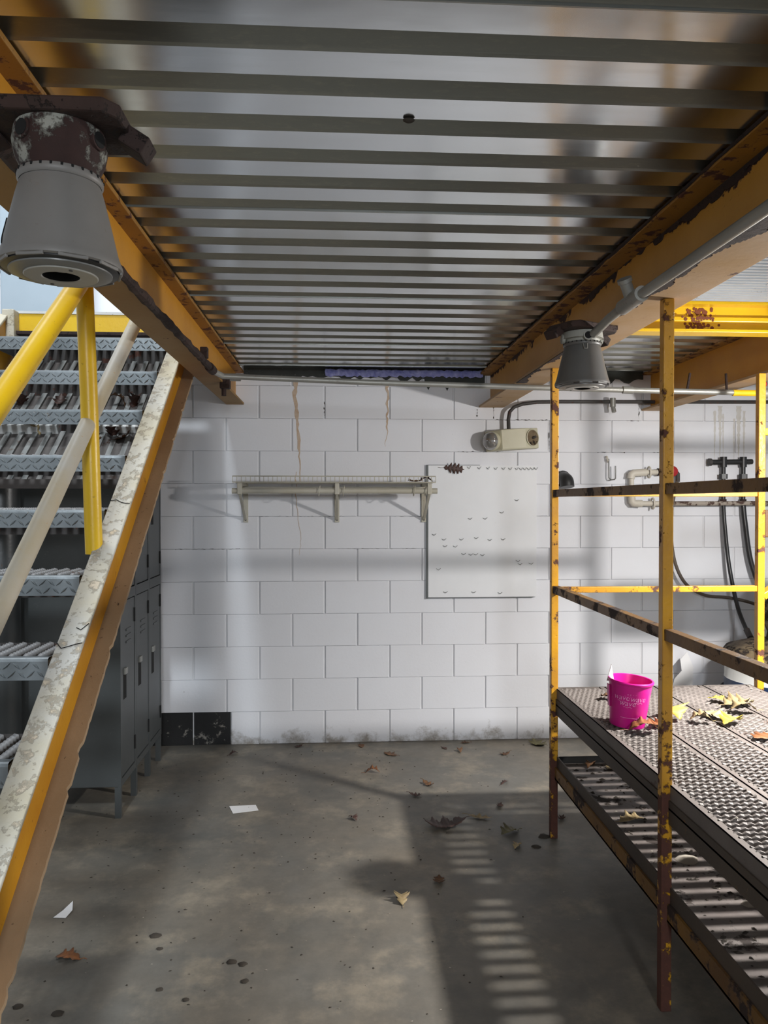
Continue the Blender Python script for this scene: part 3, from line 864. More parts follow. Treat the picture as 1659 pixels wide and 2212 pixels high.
bell_lamp(-0.428, 1.229, 2.105, 'large grey bell lamp in the foreground with flaking rusty neck', 'lamp_grey', 'lamp_neck', 0.0, -0.60)
bell_lamp(0.831, 2.569, 2.105, 'smaller-looking dark grey bell lamp hanging beside the two tall yellow posts', 'lamp_grey_dark', 'lamp_neck2', 0.5, 0.95, nk=0.035)
# the same lamp, switched on, on the right-hand beam just out of frame: it throws the rail, shelf and grating shadows
bell_lamp(2.125, 2.50, 2.085, 'lit bell lamp on the right-hand beam, just beyond the frame edge', 'lamp_grey_dark', 'lamp_neck2', 0.5, 2.02, lit=1)

# ================================================================== CONDUITS AND PIPES OVERHEAD
t = thing('rusty_pipe', (-0.565, 2.4, 2.108), 'crusted rusty pipe along the lower edge of the staircase-side beam', 'pipe')
r_ = random.Random(9)
pth = [(-0.567 + r_.uniform(-.002, .002), 1.32 + i * 0.046, 2.114 + r_.uniform(-.002, .002)) for i in range(50)]
part(t).tube(pth, [0.014 + r_.uniform(-.002, .003) for _ in pth], 8).build('pipe', 'rust', t)
part(t).tube([(-0.566, 3.46, 2.112), (-0.566, 3.56, 2.112)], 0.021, 12).build('coupling', 'rust', t)
part(t).box(-0.575, -0.545, 3.28, 3.32, 2.12, 2.165).build('clamp', 'rust', t, bevel=0.003)
t = thing('beam_clamp', (-0.60, 3.95, 2.05), 'small dark beam clamp bolted under the staircase-side beam', 'clamp')
part(t).box(-0.59, -0.54, 3.92, 3.97, 2.085, 2.14).build('body', 'rust', t, bevel=0.004)
part(t).tube([(-0.572, 3.945, 2.05), (-0.572, 3.945, 2.09)], 0.012, 8).build('bolt', 'rust', t)

t = thing('conduit', (0.8, 3.65, 2.05), 'long galvanised conduit crossing in front of the block wall below the beams', 'conduit')
part(t).tube([(-0.56, 3.57, 2.108), (-0.53, 3.63, 2.098), (0.16, 3.65, 2.078), (1.03, 3.65, 2.060), (1.48, 3.65, 2.052), (2.6, 3.65, 2.038)], 0.0135, 14).build('pipe', 'zinc_pipe', t, smooth=40)
for xx, zz in ((-0.50, 2.097), (1.38, 2.054)):
    part(t).tube([(xx, 3.65, zz), (xx + 0.05, 3.65, zz - 0.001)], 0.018, 14).build('coupling', 'zinc_pipe', t, smooth=40)
for (xx, dx) in ((1.70, 0.02), (1.90, 0.0)):
    part(t).tube([(xx, 3.65, 2.05), (xx + dx, 3.66, 2.14)], 0.006, 6).build('hanger_rod', 'rust', t)
part(t).tube([(1.93, 3.65, 2.045), (2.06, 3.65, 2.044)], 0.0155, 12).build('yellow_wrap', 'yellow_bright', t, smooth=40)
part(t).tube([(2.06, 3.65, 2.044), (2.11, 3.65, 2.043)], 0.024, 12).build('valve_body', 'zinc_pipe', t, smooth=40)
part(t).tube([(2.06, 3.64, 2.085), (2.09, 3.64, 2.088)], 0.013, 10).build('valve_handle', 'red', t, smooth=40)

t = thing('beam_conduit', (0.885, 2.0, 2.12), 'grey conduit running along the beam into the smaller bell lamp', 'conduit')
part(t).tube([(0.846, 2.50, 2.065), (0.870, 2.42, 2.098), (0.885, 2.30, 2.116), (0.885, -0.55, 2.118)], 0.0145, 14).build('pipe', 'zinc_pipe', t, smooth=40)
part(t).tube([(0.884, 2.34, 2.113), (0.885, 2.19, 2.117)], 0.023, 16).build('tee_body', 'zinc_pipe', t, smooth=40)
part(t).tube([(0.884, 2.27, 2.120), (0.858, 2.25, 2.165)], 0.018, 14).build('tee_branch', 'zinc_pipe', t, smooth=40)
part(t).tube([(0.858, 2.25, 2.165), (0.853, 2.246, 2.175)], 0.022, 14).build('branch_cap', 'zinc_pipe', t, smooth=40)

t = thing('wall_conduit', (1.9, 4.74, 1.97), 'dark conduit bending down the wall to the twin emergency light', 'conduit')
pth = [(1.072, 4.755, 1.955), (1.070, 4.755, 2.03), (1.078, 4.755, 2.075), (1.105, 4.755, 2.105), (1.16, 4.755, 2.125), (1.25, 4.755, 2.137), (1.4, 4.755, 2.141), (2.9, 4.755, 2.150)]
part(t).tube(pth, 0.0115, 12).build('pipe', 'dark_steel', t, smooth=50)
part(t).tube([(1.73, 4.74, 2.165), (1.73, 4.74, 2.11)], 0.018, 10).build('tee', 'zinc_pipe', t, smooth=40)
part(t).tube([(1.73, 4.74, 2.115), (1.735, 4.73, 2.075)], 0.014, 10).build('nozzle', 'zinc_pipe', t, smooth=40)

# dark flashing and blue film in the gap between deck and wall
t = thing('wall_flashing', (0.0, 4.79, 2.29), 'ragged dark flashing strip where the deck meets the block wall', 'flashing')
r_ = random.Random(21)
def ragged(t, nm, mat, x0, x1, y, zt, zlo, zvar, n, seed, dep=0.012):
    r = random.Random(seed); mb = part(t)
    L = [(x0 + (x1 - x0) * i / n, zlo + zvar * (r.random() ** 2.2) * -1) for i in range(n + 1)]
    for i in range(n):
        a, b_ = L[i], L[i + 1]
        mb.add([(a[0], y, zt), (b_[0], y, zt), (b_[0], y, b_[1]), (a[0], y, a[1]), (a[0], y + dep, zt), (b_[0], y + dep, zt), (b_[0], y + dep, b_[1]), (a[0], y + dep, a[1])],
               [(0, 1, 2, 3), (7, 6, 5, 4), (3, 2, 6, 7), (0, 4, 5, 1)])
    return mb.build(nm, mat, t)
ragged(t, 'strip', 'tar', -0.575, 0.93, 4.800, 2.372, 2.296, 0.035, 46, 5)
ragged(t, 'strip_patch', 'tar', 0.55, 0.93, 4.8035, 2.372, 2.262, 0.05, 16, 8)
ragged(t, 'strip_far', 'tar', 1.05, 1.95, 4.800, 2.372, 2.296, 0.06, 30, 9)
t = thing('blue_plastic_film', (0.42, 4.77, 2.30), 'crumpled blue plastic film stuffed between deck and wall', 'plastic film')
mb = part(t); n = 60; r_ = random.Random(2)
ring = []
for i in range(n + 1):
    x = -0.07 + 0.985 * i / n
    ring.append([(x, 4.775 + r_.uniform(-.006, .006), 2.332 + r_.uniform(-.004, .004)), (x + r_.uniform(-.005, .005), 4.768 + r_.uniform(-.008, .008), 2.312 + r_.uniform(-.004, .006)), (x, 4.785 + r_.uniform(-.004, .004), 2.292 + r_.uniform(-.006, .008))])
for i in range(n):
    a, b_ = ring[i], ring[i + 1]
    mb.add(a + b_, [(0, 1, 4, 3), (1, 2, 5, 4)])
o = mb.build('film', 'blue_film', t)
o.modifiers.new('thick', 'SOLIDIFY').thickness = 0.002

# ================================================================== WIRE WALL SHELF
t = thing('wire_wall_shelf', (-0.02, 4.80, 1.40), 'cream wire shelf with a clothes rod on three wall brackets', 'shelf')
X0, X1, YF, YB = -0.605, 0.580, 4.50, 4.80
part(t).tube([(X0 - 0.005, 4.52, 1.577), (X1 + 0.012, 4.52, 1.577)], 0.0165, 16).build('clothes_rod', 'white_metal', t, smooth=40)
mb = part(t)
for zz, yy in ((1.662, YF), (1.627, YF), (1.627, YB - 0.01), (1.627, 4.65)):
    mb.tube([(X0, yy, zz), (X1, yy, zz)], 0.0032, 6)
mb.build('long_wire', 'white_metal', t)
mb = part(t)
nw = 46
for i in range(nw + 1):
    x = X0 + (X1 - X0) * i / nw
    mb.tube([(x, YF, 1.663), (x, YF, 1.628), (x, YB - 0.006, 1.628)], 0.0019, 5)
mb.build('cross_wires', 'white_metal', t)
part(t).box(X0 + 0.02, X1 - 0.01, 4.795, 4.815, 1.578, 1.607).build('wall_cleat', 'white_metal', t, bevel=0.002)
for i, xx in enumerate((-0.565, 0.0, 0.545)):
    mb = part(t)
    mb.box(xx - 0.015, xx + 0.015, 4.806, 4.818, 1.385, 1.635)
    br = mb.build('bracket', 'white_metal', t, bevel=0.002)
    part(t).bar((xx, 4.81, 1.402), (xx, 4.525, 1.56), 0.014, 0.016, up=(1, 0, 0)).build('brace', 'white_metal', br, bevel=0.002)
    part(t).box(xx - 0.011, xx + 0.011, 4.505, 4.81, 1.608, 1.624).build('arm', 'white_metal', br, bevel=0.002)
    part(t).box(xx - 0.013, xx + 0.013, 4.498, 4.54, 1.556, 1.62).build('rod_cup', 'white_metal', br, bevel=0.003)
    part(t).tube([(xx, 4.798, 1.402), (xx, 4.8055, 1.402)], 0.006, 10).build('screw', 'hole', br)
for xx in (-0.103, 0.04, 0.455, 0.525):
    mb = part(t)
    ring = [(xx + 0.004 * math.sin(a), 4.52 + 0.029 * math.cos(a), 1.577 + 0.029 * math.sin(a)) for a in [2 * PI * k / 20 for k in range(21)]]
    mb.tube(ring, 0.003, 6, caps=False)
    mb.build('hanger_ring', 'white_metal', t, smooth=60)

# ================================================================== WHITE HOOK BOARD
t = thing('hook_board', (0.915, 4.80, 0.91), 'white painted board on the block wall dotted with small bent hooks', 'board')
bz0, bz1, bx0, bx1 = 0.912, 1.742, 0.572, 1.262
bo = part(t).box(bx0, bx1, 4.800, 4.818, bz0, bz1).build('panel', 'board', t)
part(t).box(bx0 - 0.012, bx0, 4.803, 4.818, bz0 - 0.008, bz1 + 0.003).build('dark_edge', 'board_edge', bo)
part(t).box(bx0, bx1 - 0.02, 4.803, 4.818, bz0 - 0.006, bz0).build('dark_edge', 'board_edge', bo)
part(t).box(bx0, 0.90, 4.802, 4.818, bz1, bz1 + 0.003).build('dark_edge', 'board_edge', bo)
hk = [(617, 165), (740, 170), (845, 172), (937, 176), (1030, 176), (1112, 178), (1190, 178), (1242, 180), (1288, 178), (1336, 178), (1382, 178), (1422, 176),
      (632, 772), (812, 770), (1012, 698), (1192, 552), (202, 960), (320, 1018), (528, 1018), (706, 1002), (868, 1025), (1028, 1018), (333, 1098), (455, 1102), (255, 1372), (338, 1645), (675, 1648), (992, 1660),
      (1232, 1316), (1365, 1310), (1208, 1278), (555, 1192), (640, 1198), (700, 1196), (780, 1206)]
def hpos(u, v):       # board crop coordinates to metres on the board
    return 0.572 + (u - 130) / 1300.0 * 0.69, 1.742 - (v - 135) / 1570.0 * 0.83
for i, (u, v) in enumerate(hk):
    x, z = hpos(u, v)
    a, b_ = (0.013, 0.011) if i < 12 else (0.015, 0.007)
    if i in (25, 26, 27): a, b_ = 0.016, 0.006
    part(t).tube([(x - a, 4.799, z + b_ * 0.7), (x - 0.001, 4.788, z - b_ * 0.5), (x + a * 0.7, 4.790, z + b_)], 0.0016, 5).build('bent_hook', 'hook_metal', bo)

# ================================================================== EMERGENCY LIGHT
t = thing('emergency_light', (1.085, 4.80, 1.90), 'cream twin-head emergency light tilted on the wall under the beam end', 'lamp')
Rt = Matrix.Rotation(-math.radians(4), 4, 'Y')
ce_ = Vector((1.085, 4.80, 1.90))
def ET(p): return ce_ + (Rt @ Vector((p[0] * 1.12 - 0.004, p[1], p[2] * 1.06)))
def eprism(pl, z0, z1):
    mb = part(t); n = len(pl)
    vs = [ET((x, y, z0)) for x, y in pl] + [ET((x, y, z1)) for x, y in pl]
    return mb.add(vs, [tuple(range(n)), tuple(reversed(range(n, 2 * n)))] + [(i, i + n, (i + 1) % n + n, (i + 1) % n) for i in range(n)])
eprism([(-0.13, 0.015), (-0.13, -0.02), (-0.062, -0.115), (0.075, -0.115), (0.155, -0.065), (0.160, 0.015)], -0.060, 0.060).build('housing', 'cream', t, bevel=0.006)
eprism([(-0.06, -0.1165), (-0.06, -0.1145), (0.073, -0.1145), (0.073, -0.1165)], -0.054, 0.056).build('cover', 'cream', t, bevel=0.001)
# left head : rounded lens facing left and out
nrm = Vector((-0.80, -0.60, 0)).normalized()
Q = nrm.to_track_quat('Z', 'Y').to_matrix()
Rt3 = Rt.to_3x3()
hc = ET((-0.098, -0.070, -0.002))
hl = part(t).lathe([(0.050, -0.012), (0.058, 0.004), (0.060, 0.020), (0.054, 0.026)], hc, 28, Rt3 @ Q).build('lamp_head', 'cream', t, smooth=50)
part(t).lathe([(0.056, 0.020), (0.054, 0.040), (0.044, 0.058), (0.024, 0.068), (0.0, 0.070)], hc, 28, Rt3 @ Q).build('lens', 'lens', hl, smooth=60)
nr = Vector((0.53, -0.85, 0)).normalized()
Q2 = nr.to_track_quat('Z', 'Y').to_matrix()
hc2 = ET((0.116, -0.092, 0.002))
hr_ = part(t).lathe([(0.052, -0.002), (0.054, 0.004), (0.050, 0.006), (0.047, 0.001)], hc2, 28, Rt3 @ Q2).build('lamp_head', 'cream', t, smooth=50)
part(t).lathe([(0.048, 0.0035), (0.040, 0.0025), (0.0, 0.002)], hc2, 28, Rt3 @ Q2).build('open_reflector', 'machine', hr_, smooth=60)
part(t).tube([hc2, hc2 + (Rt3 @ Q2) @ Vector((0.0, 0.0, 0.012)), hc2 + (Rt3 @ Q2) @ Vector((0.012, 0.004, 0.018))], 0.008, 10).build('bulb_socket', 'dark_steel', hr_, smooth=50)

# ================================================================== THINGS ON THE WALL AT RIGHT
t = thing('black_pipe_elbow', (1.42, 4.82, 1.64), 'black rounded pipe elbow sticking out of the wall beside the hook board', 'pipe')
part(t).tube(smooth_path([(1.432, 4.815, 1.660), (1.432, 4.775, 1.658), (1.438, 4.745, 1.642), (1.440, 4.735, 1.605)]), 0.044, 20).build('elbow', 'black', t, smooth=60)
part(t).lathe([(0.052, 0.0), (0.052, 0.012), (0.044, 0.014)], (1.432, 4.818, 1.660), 24, Matrix.Rotation(PI / 2, 3, 'X')).build('wall_flange', 'black', t, smooth=40)

t = thing('wall_hook', (1.73, 4.81, 1.65), 'long bent wire hook hanging from a small bracket on the wall', 'hook')
part(t).tube([(1.715, 4.815, 1.80), (1.712, 4.79, 1.80), (1.715, 4.785, 1.775), (1.722, 4.795, 1.765)], 0.006, 8).build('eye', 'white_pipe', t, smooth=50)
part(t).tube([(1.722, 4.785, 1.785), (1.722, 4.780, 1.665), (1.730, 4.775, 1.652), (1.752, 4.765, 1.654), (1.757, 4.762, 1.662), (1.756, 4.76, 1.74)], 0.0042, 8).build('hook_wire', 'hook_metal', t, smooth=60)

t = thing('water_pipe', (2.2, 4.75, 1.5), 'cream painted water pipes with elbows and a red-handled valve', 'pipe')
PYW = 4.765
part(t).tube([(1.955, PYW, 1.70), (1.875, PYW, 1.695), (1.862, PYW, 1.685), (1.858, PYW, 1.66)], 0.024, 14).build('upper_elbow', 'white_pipe', t, smooth=60)
part(t).tube([(1.862, PYW, 1.67), (1.864, PYW, 1.54)], 0.015, 14).build('riser', 'white_pipe', t, smooth=60)
part(t).tube([(1.864, PYW, 1.555), (1.866, PYW, 1.515), (1.876, PYW, 1.503), (1.93, PYW, 1.502)], 0.023, 14).build('lower_elbow', 'white_pipe', t, smooth=60)
part(t).tube([(1.92, PYW, 1.502), (2.06, PYW, 1.502)], 0.0165, 14).build('lower_pipe', 'white_pipe', t, smooth=60)
part(t).tube([(2.06, PYW, 1.502), (3.2, PYW, 1.506)], 0.0150, 12).build('long_pipe', 'peel_pipe', t, smooth=60)
part(t).tube([(1.95, PYW, 1.70), (2.04, PYW, 1.702)], 0.017, 14).build('upper_pipe', 'white_pipe', t, smooth=60)
for xx, zz in ((1.975, 1.70), (2.00, 1.502)):
    part(t).tube([(xx, PYW + 0.03 * math.cos(a), zz + 0.034 * math.sin(a)) for a in [2 * PI * k / 14 for k in range(15)]], 0.006, 6, caps=False).build('pipe_clip', 'white_pipe', t, smooth=60)
vb = part(t).tube([(2.03, PYW, 1.702), (2.075, PYW, 1.703), (2.115, PYW, 1.705)], [0.024, 0.022, 0.026], 12).build('valve_body', 'rust', t, smooth=50)
part(t).lathe([(0.0, 0.03), (0.012, 0.03), (0.030, 0.024), (0.034, 0.015), (0.030, 0.006), (0.008, 0.004)], (2.115, PYW - 0.02, 1.705), 16, Matrix.Rotation(PI / 2, 3, 'X')).build('valve_handle', 'red', vb, smooth=40)
part(t).tube([(2.105, PYW, 1.72), (2.105, PYW, 1.80)], 0.011, 10).build('valve_stem', 'dark_steel', t, smooth=50)
part(t).tube([(2.115, PYW, 1.705), (2.15, PYW, 1.704), (2.162, PYW, 1.69), (2.162, PYW, 1.64)], 0.014, 12).build('outlet_elbow', 'dark_steel', t, smooth=60)
t = thing('brown_hose', (2.3, 4.74, 0.86), 'thin brown hose looping from the red valve down to the right', 'hose')
part(t).tube(smooth_path([(2.162, 4.765, 1.66), (2.125, 4.755, 1.50), (2.112, 4.75, 1.35), (2.134, 4.745, 1.143), (2.205, 4.74, 0.995), (2.328, 4.735, 0.921), (2.48, 4.72, 0.905), (2.62, 4.66, 0.87), (2.72, 4.56, 0.80), (2.74, 4.46, 0.72)]), 0.0105, 10).build('hose', 'hose', t, smooth=60)

t = thing('black_manifold', (2.5, 4.77, 1.75), 'black pipe manifold on the wall feeding two hanging black hoses', 'pipe')
part(t).tube([(2.375, 4.775, 1.766), (2.655, 4.775, 1.770)], 0.017, 14).build('header', 'black', t, smooth=50)
part(t).tube([(2.368, 4.775, 1.766), (2.385, 4.775, 1.766)], 0.024, 14).build('end_cap', 'dark_steel', t, smooth=40)
for xx in (2.466, 2.597):
    b_ = part(t).tube([(xx, 4.775, 1.80), (xx, 4.775, 1.50)], 0.014, 12).build('drop_pipe', 'black', t, smooth=50)
    part(t).tube([(xx, 4.775, 1.800), (xx, 4.775, 1.735)], 0.022, 12).build('tee', 'black', b_, smooth=40)
    part(t).tube([(xx, 4.775, 1.69), (xx, 4.775, 1.66)], 0.026, 6).build('union_nut', 'black', b_)
    part(t).tube([(xx, 4.775, 1.65), (xx, 4.775, 1.61)], 0.026, 6).build('union_nut', 'black', b_)
    part(t).tube([(xx, 4.775, 1.53), (xx, 4.775, 1.49)], 0.020, 10).build('hose_barb', 'rust', b_, smooth=40)
t = thing('black_hose', (2.49, 4.76, 0.62), 'straight black hose dropping from the manifold to the drum pump', 'hose')
part(t).tube(smooth_path([(2.466, 4.775, 1.51), (2.470, 4.76, 1.35), (2.485, 4.73, 1.10), (2.505, 4.66, 0.85), (2.50, 4.52, 0.70)]), 0.0125, 10).build('hose', 'black', t, smooth=60)
part(t).tube([(2.502, 4.55, 0.73), (2.499, 4.50, 0.69)], 0.019, 10).build('end_fitting', 'dark_steel', t, smooth=40)
t = thing('black_hose', (2.63, 4.76, 0.9), 'black hose slanting from the manifold behind the third yellow post', 'hose')
part(t).tube(smooth_path([(2.597, 4.775, 1.50), (2.605, 4.765, 1.38), (2.640, 4.75, 1.12), (2.72, 4.72, 0.90), (2.80, 4.60, 0.72)]), 0.016, 10).build('hose', 'black', t, smooth=60)

t = thing('oil_drum', (2.56, 4.33, 0), 'blue and white drum topped by an oily brown pump at the right edge', 'drum')
dr = part(t).lathe([(0.0, 0.0), (0.27, 0.0), (0.285, 0.008), (0.28, 0.02), (0.28, 0.26), (0.285, 0.27), (0.28, 0.28), (0.28, 0.48)], (2.56, 4.33, 0), 40).build('lower_body', 'blue', t, smooth=40)
part(t).lathe([(0.28, 0.48), (0.277, 0.485), (0.277, 0.60)], (2.56, 4.33, 0), 40).build('white_band', 'white_strip', t, smooth=40)
part(t).lathe([(0.277, 0.60), (0.295, 0.60), (0.298, 0.62), (0.27, 0.66), (0.15, 0.70), (0.0, 0.71)], (2.56, 4.33, 0), 40).build('lid', 'machine', t, smooth=40)
part(t).lathe([(0.16, 0.69), (0.15, 0.75), (0.17, 0.80), (0.20, 0.86), (0.19, 0.94), (0.12, 1.02), (0.05, 1.06), (0.0, 1.07)], (2.66, 4.30, 0), 24).build('pump_head', 'machine', t, smooth=60)
part(t).lathe([(0.30, 0.38), (0.305, 0.395), (0.30, 0.41)], (2.56, 4.33, 0.0), 40).build('hoop', 'blue', t, smooth=50)
t = thing('torn_paper', (2.17, 4.72, 0.0), 'torn white sheet leaning on the wall beside the drum', 'paper')
mb = part(t)
mb.prism([(2.07, 0.0), (2.22, 0.0), (2.24, 0.47), (2.20, 0.57), (2.155, 0.52), (2.165, 0.45), (2.12, 0.40), (2.09, 0.30)], 4.70, 4.703, 'XZ')
mb.build('sheet', 'paper', t)

# yellow guard rail beyond the third post
t = thing('guard_rail', (2.1, 3.4, 0), 'bright yellow guard rail with a dark, shaded orange beam behind the third post', 'railing')
part(t).bar((1.955, 3.42, 1.833), (2.7, 3.42, 1.833), 0.032, 0.032).build('rail', 'yellow_bright', t, bevel=0.003)
part(t).bar((1.955, 3.43, 1.412), (2.7, 3.43, 1.412), 0.06, 0.125).build('beam', 'shaded_beam', t, bevel=0.004)
part(t).bar((1.955, 3.43, 1.075), (2.35, 3.43, 1.34), 0.03, 0.05, up=(0, 1, 0)).build('brace', 'yellow', t, bevel=0.003)
part(t).bar((2.68, 3.42, 0.0), (2.68, 3.42, 2.1), 0.034, 0.034, up=(0, 1, 0)).build('post', 'yellow_bright', t, bevel=0.003)

# ================================================================== STEEL PLATFORM WITH POSTS
pf = thing('steel_platform', (1.4, 2.4, 0), 'yellow post platform with grip-plank top and a dark lower shelf', 'platform')
PX = 0.972
T = 0.032
def post(x, y, ztop):
    p = part(pf).box(x - T / 2, x + T / 2, y - T / 2, y + T / 2, 0.0, ztop).build('post', 'post_yellow', pf, bevel=0.003)
    return p
Y1, Y2, Y3 = 3.392, 2.218, 1.04
for y_ in (Y1, Y2, Y3):
    post(PX, y_, 2.108)
for y_ in (Y1, Y3):
    post(1.925, y_, 2.095)
part(pf).bar((PX + 0.004, Y1, 1.550), (PX + 0.004, Y3, 1.550), 0.030, 0.032).build('top_rail', 'rail_brown', pf, bevel=0.002)
part(pf).bar((PX + 0.004, Y1, 1.120), (PX + 0.004, Y3, 1.120), 0.030, 0.034).build('mid_rail', 'rail_brown', pf, bevel=0.002)
part(pf).bar((PX, Y1 + 0.004, 1.548), (1.925, Y1 + 0.004, 1.548), 0.024, 0.024).build('top_rail', 'yellow', pf, bevel=0.002)
part(pf).bar((PX, Y1 + 0.004, 1.117), (1.925, Y1 + 0.004, 1.117), 0.026, 0.026).build('mid_rail', 'rail_flaked', pf, bevel=0.002)
# upper frame angles
ZP = 0.675
mb = part(pf)
mb.box(PX + 0.004, PX + 0.009, Y3, Y1, ZP - 0.115, ZP - 0.045).box(PX + 0.004, PX + 0.05, Y3, Y1, ZP - 0.072, ZP - 0.066)
mb.build('upper_frame', 'frame_dark', pf)
mb = part(pf)
mb.box(1.90, 1.905, Y3, Y1, ZP - 0.12, ZP - 0.05).box(PX, 1.90, Y1 - 0.005, Y1, ZP - 0.12, ZP - 0.06).box(PX, 1.90, Y3, Y3 + 0.005, ZP - 0.12, ZP - 0.06)
mb.build('cross_frame', 'frame_dark', pf)
# grip planks
PW = 0.2275
def plank(x0, x1):
    mb = part(pf)
    e = 0.022
    ya, yb = Y3 - 0.02, Y1 + 0.012
    mb.box(x0, x0 + 0.003, ya, yb, ZP - 0.062, ZP).box(x1 - 0.003, x1, ya, yb, ZP - 0.062, ZP)
    mb.box(x0, x0 + e, ya, yb, ZP - 0.003, ZP).box(x1 - e, x1, ya, yb, ZP - 0.003, ZP)
    mb.box(x0, x1, ya, ya + 0.004, ZP - 0.05, ZP).box(x0, x1, yb - 0.004, yb, ZP - 0.05, ZP)
    y = ya + 0.012
    n = 18
    k = 0
    while y < yb - 0.02:
        prev = None
        for i in range(n + 1):
            x = x0 + e * 0.8 + (x1 - x0 - 1.6 * e) * i / n
            ph_ = (i + k) % 2
            tooth = 0.004 if (i + k) % 4 == 0 else 0.0
            hw = 0.0060 if ph_ else 0.0036
            dz = 0.0045 if ph_ else 0.0
            ring = [(x, y - hw - 0.002, ZP - 0.012), (x, y - hw * 0.6, ZP - 0.002 + dz), (x, y + hw * 0.6, ZP - 0.001 + dz + tooth), (x, y + hw + 0.002, ZP - 0.012)]
            if prev:
                mb.add(prev + ring, [(0, 4, 5, 1), (1, 5, 6, 2), (2, 6, 7, 3)])
            prev = ring
        if k % 2:
            mb.box(x0 + e * 0.8, x1 - e * 0.8, y + 0.005, y + 0.021, ZP - 0.016, ZP - 0.013)  # strip added below alternate slots to space the light stripes wider
        y += 0.0262; k += 1
    return mb.build('grip_plank', 'plank', pf, smooth=30)
for i in range(4):
    plank(0.980 + i * PW + 0.001, 0.980 + (i + 1) * PW - 0.001)
# lower shelf
ZS = 0.335
part(pf).box(PX + 0.016, 1.90, Y3, Y1, ZS - 0.004, ZS).build('lower_shelf', 'shelf_sheet', pf)
mb = part(pf)
mb.box(PX + 0.010, PX + 0.016, Y3, Y1, ZS - 0.02, ZS + 0.035)
mb.build('shelf_lip', 'frame_dark', pf)
mb = part(pf)
mb.box(PX + 0.001, PX + 0.009, Y3, Y1, ZS - 0.065, ZS - 0.012).box(PX + 0.001, PX + 0.045, Y3, Y1, ZS - 0.066, ZS - 0.058)
mb.build('lower_frame', 'rail_brown', pf)
mb = part(pf)
mb.box(PX, 1.90, Y1 - 0.006, Y1, ZS - 0.03, ZS + 0.03)
mb.build('shelf_back', 'hole', pf)

# ================================================================== PINK PAIL
PC = Vector((1.083, 2.806, ZP + 0.005))
pt_ = thing('pink_pail', PC, 'bright pink plastic pail standing on the platform between two posts', 'pail')
HB, R0, R1 = 0.172, 0.062, 0.080
tilt = Matrix.Rotation(math.radians(4.0), 3, 'Y') @ Matrix.Rotation(math.radians(2), 3, 'X')
def pmb(): return MB(PC)
prof = [(0.0, 0.003), (R0 - 0.003, 0.003), (R0, 0.0), (R0 + 0.0015, 0.004), (R1 - 0.002, HB - 0.012), (R1 + 0.0025, HB - 0.010), (R1 + 0.0035, HB - 0.004), (R1 + 0.001, HB), (R1 - 0.004, HB - 0.001), (R1 - 0.006, HB - 0.012), (R0 - 0.002, 0.006), (0.0, 0.006)]
pmb().lathe(prof, PC, 48, tilt).build('bucket', 'pink', pt_, smooth=35)
def prad(z): return R0 + 0.0015 + (R1 - R0 - 0.0035) * (z / HB)
def wrap_text(body, size, ang, z, mat='pink_print', slant=0.25):
    cu = bpy.data.curves.new('print', 'FONT')
    cu.body = body; cu.size = size; cu.align_x = 'CENTER'; cu.shear = slant; cu.resolution_u = 3
    tmp = bpy.data.objects.new('tmp', cu)
    COL.objects.link(tmp)
    bpy.context.view_layer.update()
    dg = bpy.context.evaluated_depsgraph_get()
    me = bpy.data.meshes.new_from_object(tmp.evaluated_get(dg))
    bpy.data.objects.remove(tmp, do_unlink=True)
    for v_ in me.vertices:
        zz = z + v_.co.y
        rr = prad(zz) + 0.0006
        a = ang + v_.co.x / rr
        v_.co = tilt @ Vector((rr * math.cos(a), rr * math.sin(a), zz))
    me.materials.clear(); me.materials.append(M[mat])
    o = bpy.data.objects.new('lettering', me)
    COL.objects.link(o); o.parent = pt_
    ORG[o.name] = tuple(PC)
    return o
A0 = -PI / 2 - 0.36           # side that faces the aisle
def underline(ang, z, half, wig=0.0015):
    mb = pmb(); n = 12; vs = []
    for i in range(n + 1):
        a = ang - half + 2 * half * i / n
        zz = z + wig * math.sin(i * 0.9)
        for d in (0, 0.0012):
            rr = prad(zz) + 0.0006
            vs.append(PC + tilt @ Vector((rr * math.cos(a), rr * math.sin(a), zz + d)))
    mb.add(vs, [(2 * i, 2 * i + 2, 2 * i + 3, 2 * i + 1) for i in range(n)])
    mb.build('print_line', 'pink_print', pt_)
for da, zz in ((-0.10, 0.126), (-0.42, 0.106), (0.42, 0.104), (-0.10, 0.086)):
    wrap_text('wave', 0.029, A0 + da, zz)
    underline(A0 + da + 0.03, zz - 0.006, 0.22)
underline(A0 + 0.05, 0.040, 0.46, 0.0002)
mb = pmb()
ringp = []
for k in range(13):
    a2 = 2 * PI * k / 12
    zz = 0.041 + 0.0035 * math.sin(a2); aa = A0 + 0.58 + 0.0035 * math.cos(a2) / 0.066
    rr = prad(zz) + 0.0006
    ringp.append(PC + tilt @ Vector((rr * math.cos(aa), rr * math.sin(aa), zz)))
mb.tube(ringp, 0.0007, 5, caps=False).build('print_mark', 'pink_print', pt_)
mb = pmb()
c = Vector((-0.068, 0.028, HB - 0.02))
q = [tilt @ (c + Vector(p)) + PC for p in ((-0.012, 0, 0), (0.018, 0.006, 0), (0.002, 0.004, 0.062), (-0.012, 0.004, 0), (0.018, 0.010, 0), (0.002, 0.008, 0.062))]
mb.add(q, [(0, 1, 2), (3, 5, 4), (0, 3, 4, 1), (1, 4, 5, 2), (2, 5, 3, 0)]).build('paper_tag', 'paper', pt_)
mb = pmb()
q = [PC + tilt @ Vector(p) for p in ((-0.083, -0.004, 0.146), (-0.083, 0.018, 0.146), (-0.074, 0.016, 0.066), (-0.074, -0.004, 0.066), (-0.078, -0.004, 0.146), (-0.078, 0.018, 0.146), (-0.070, 0.016, 0.066), (-0.070, -0.004, 0.066))]
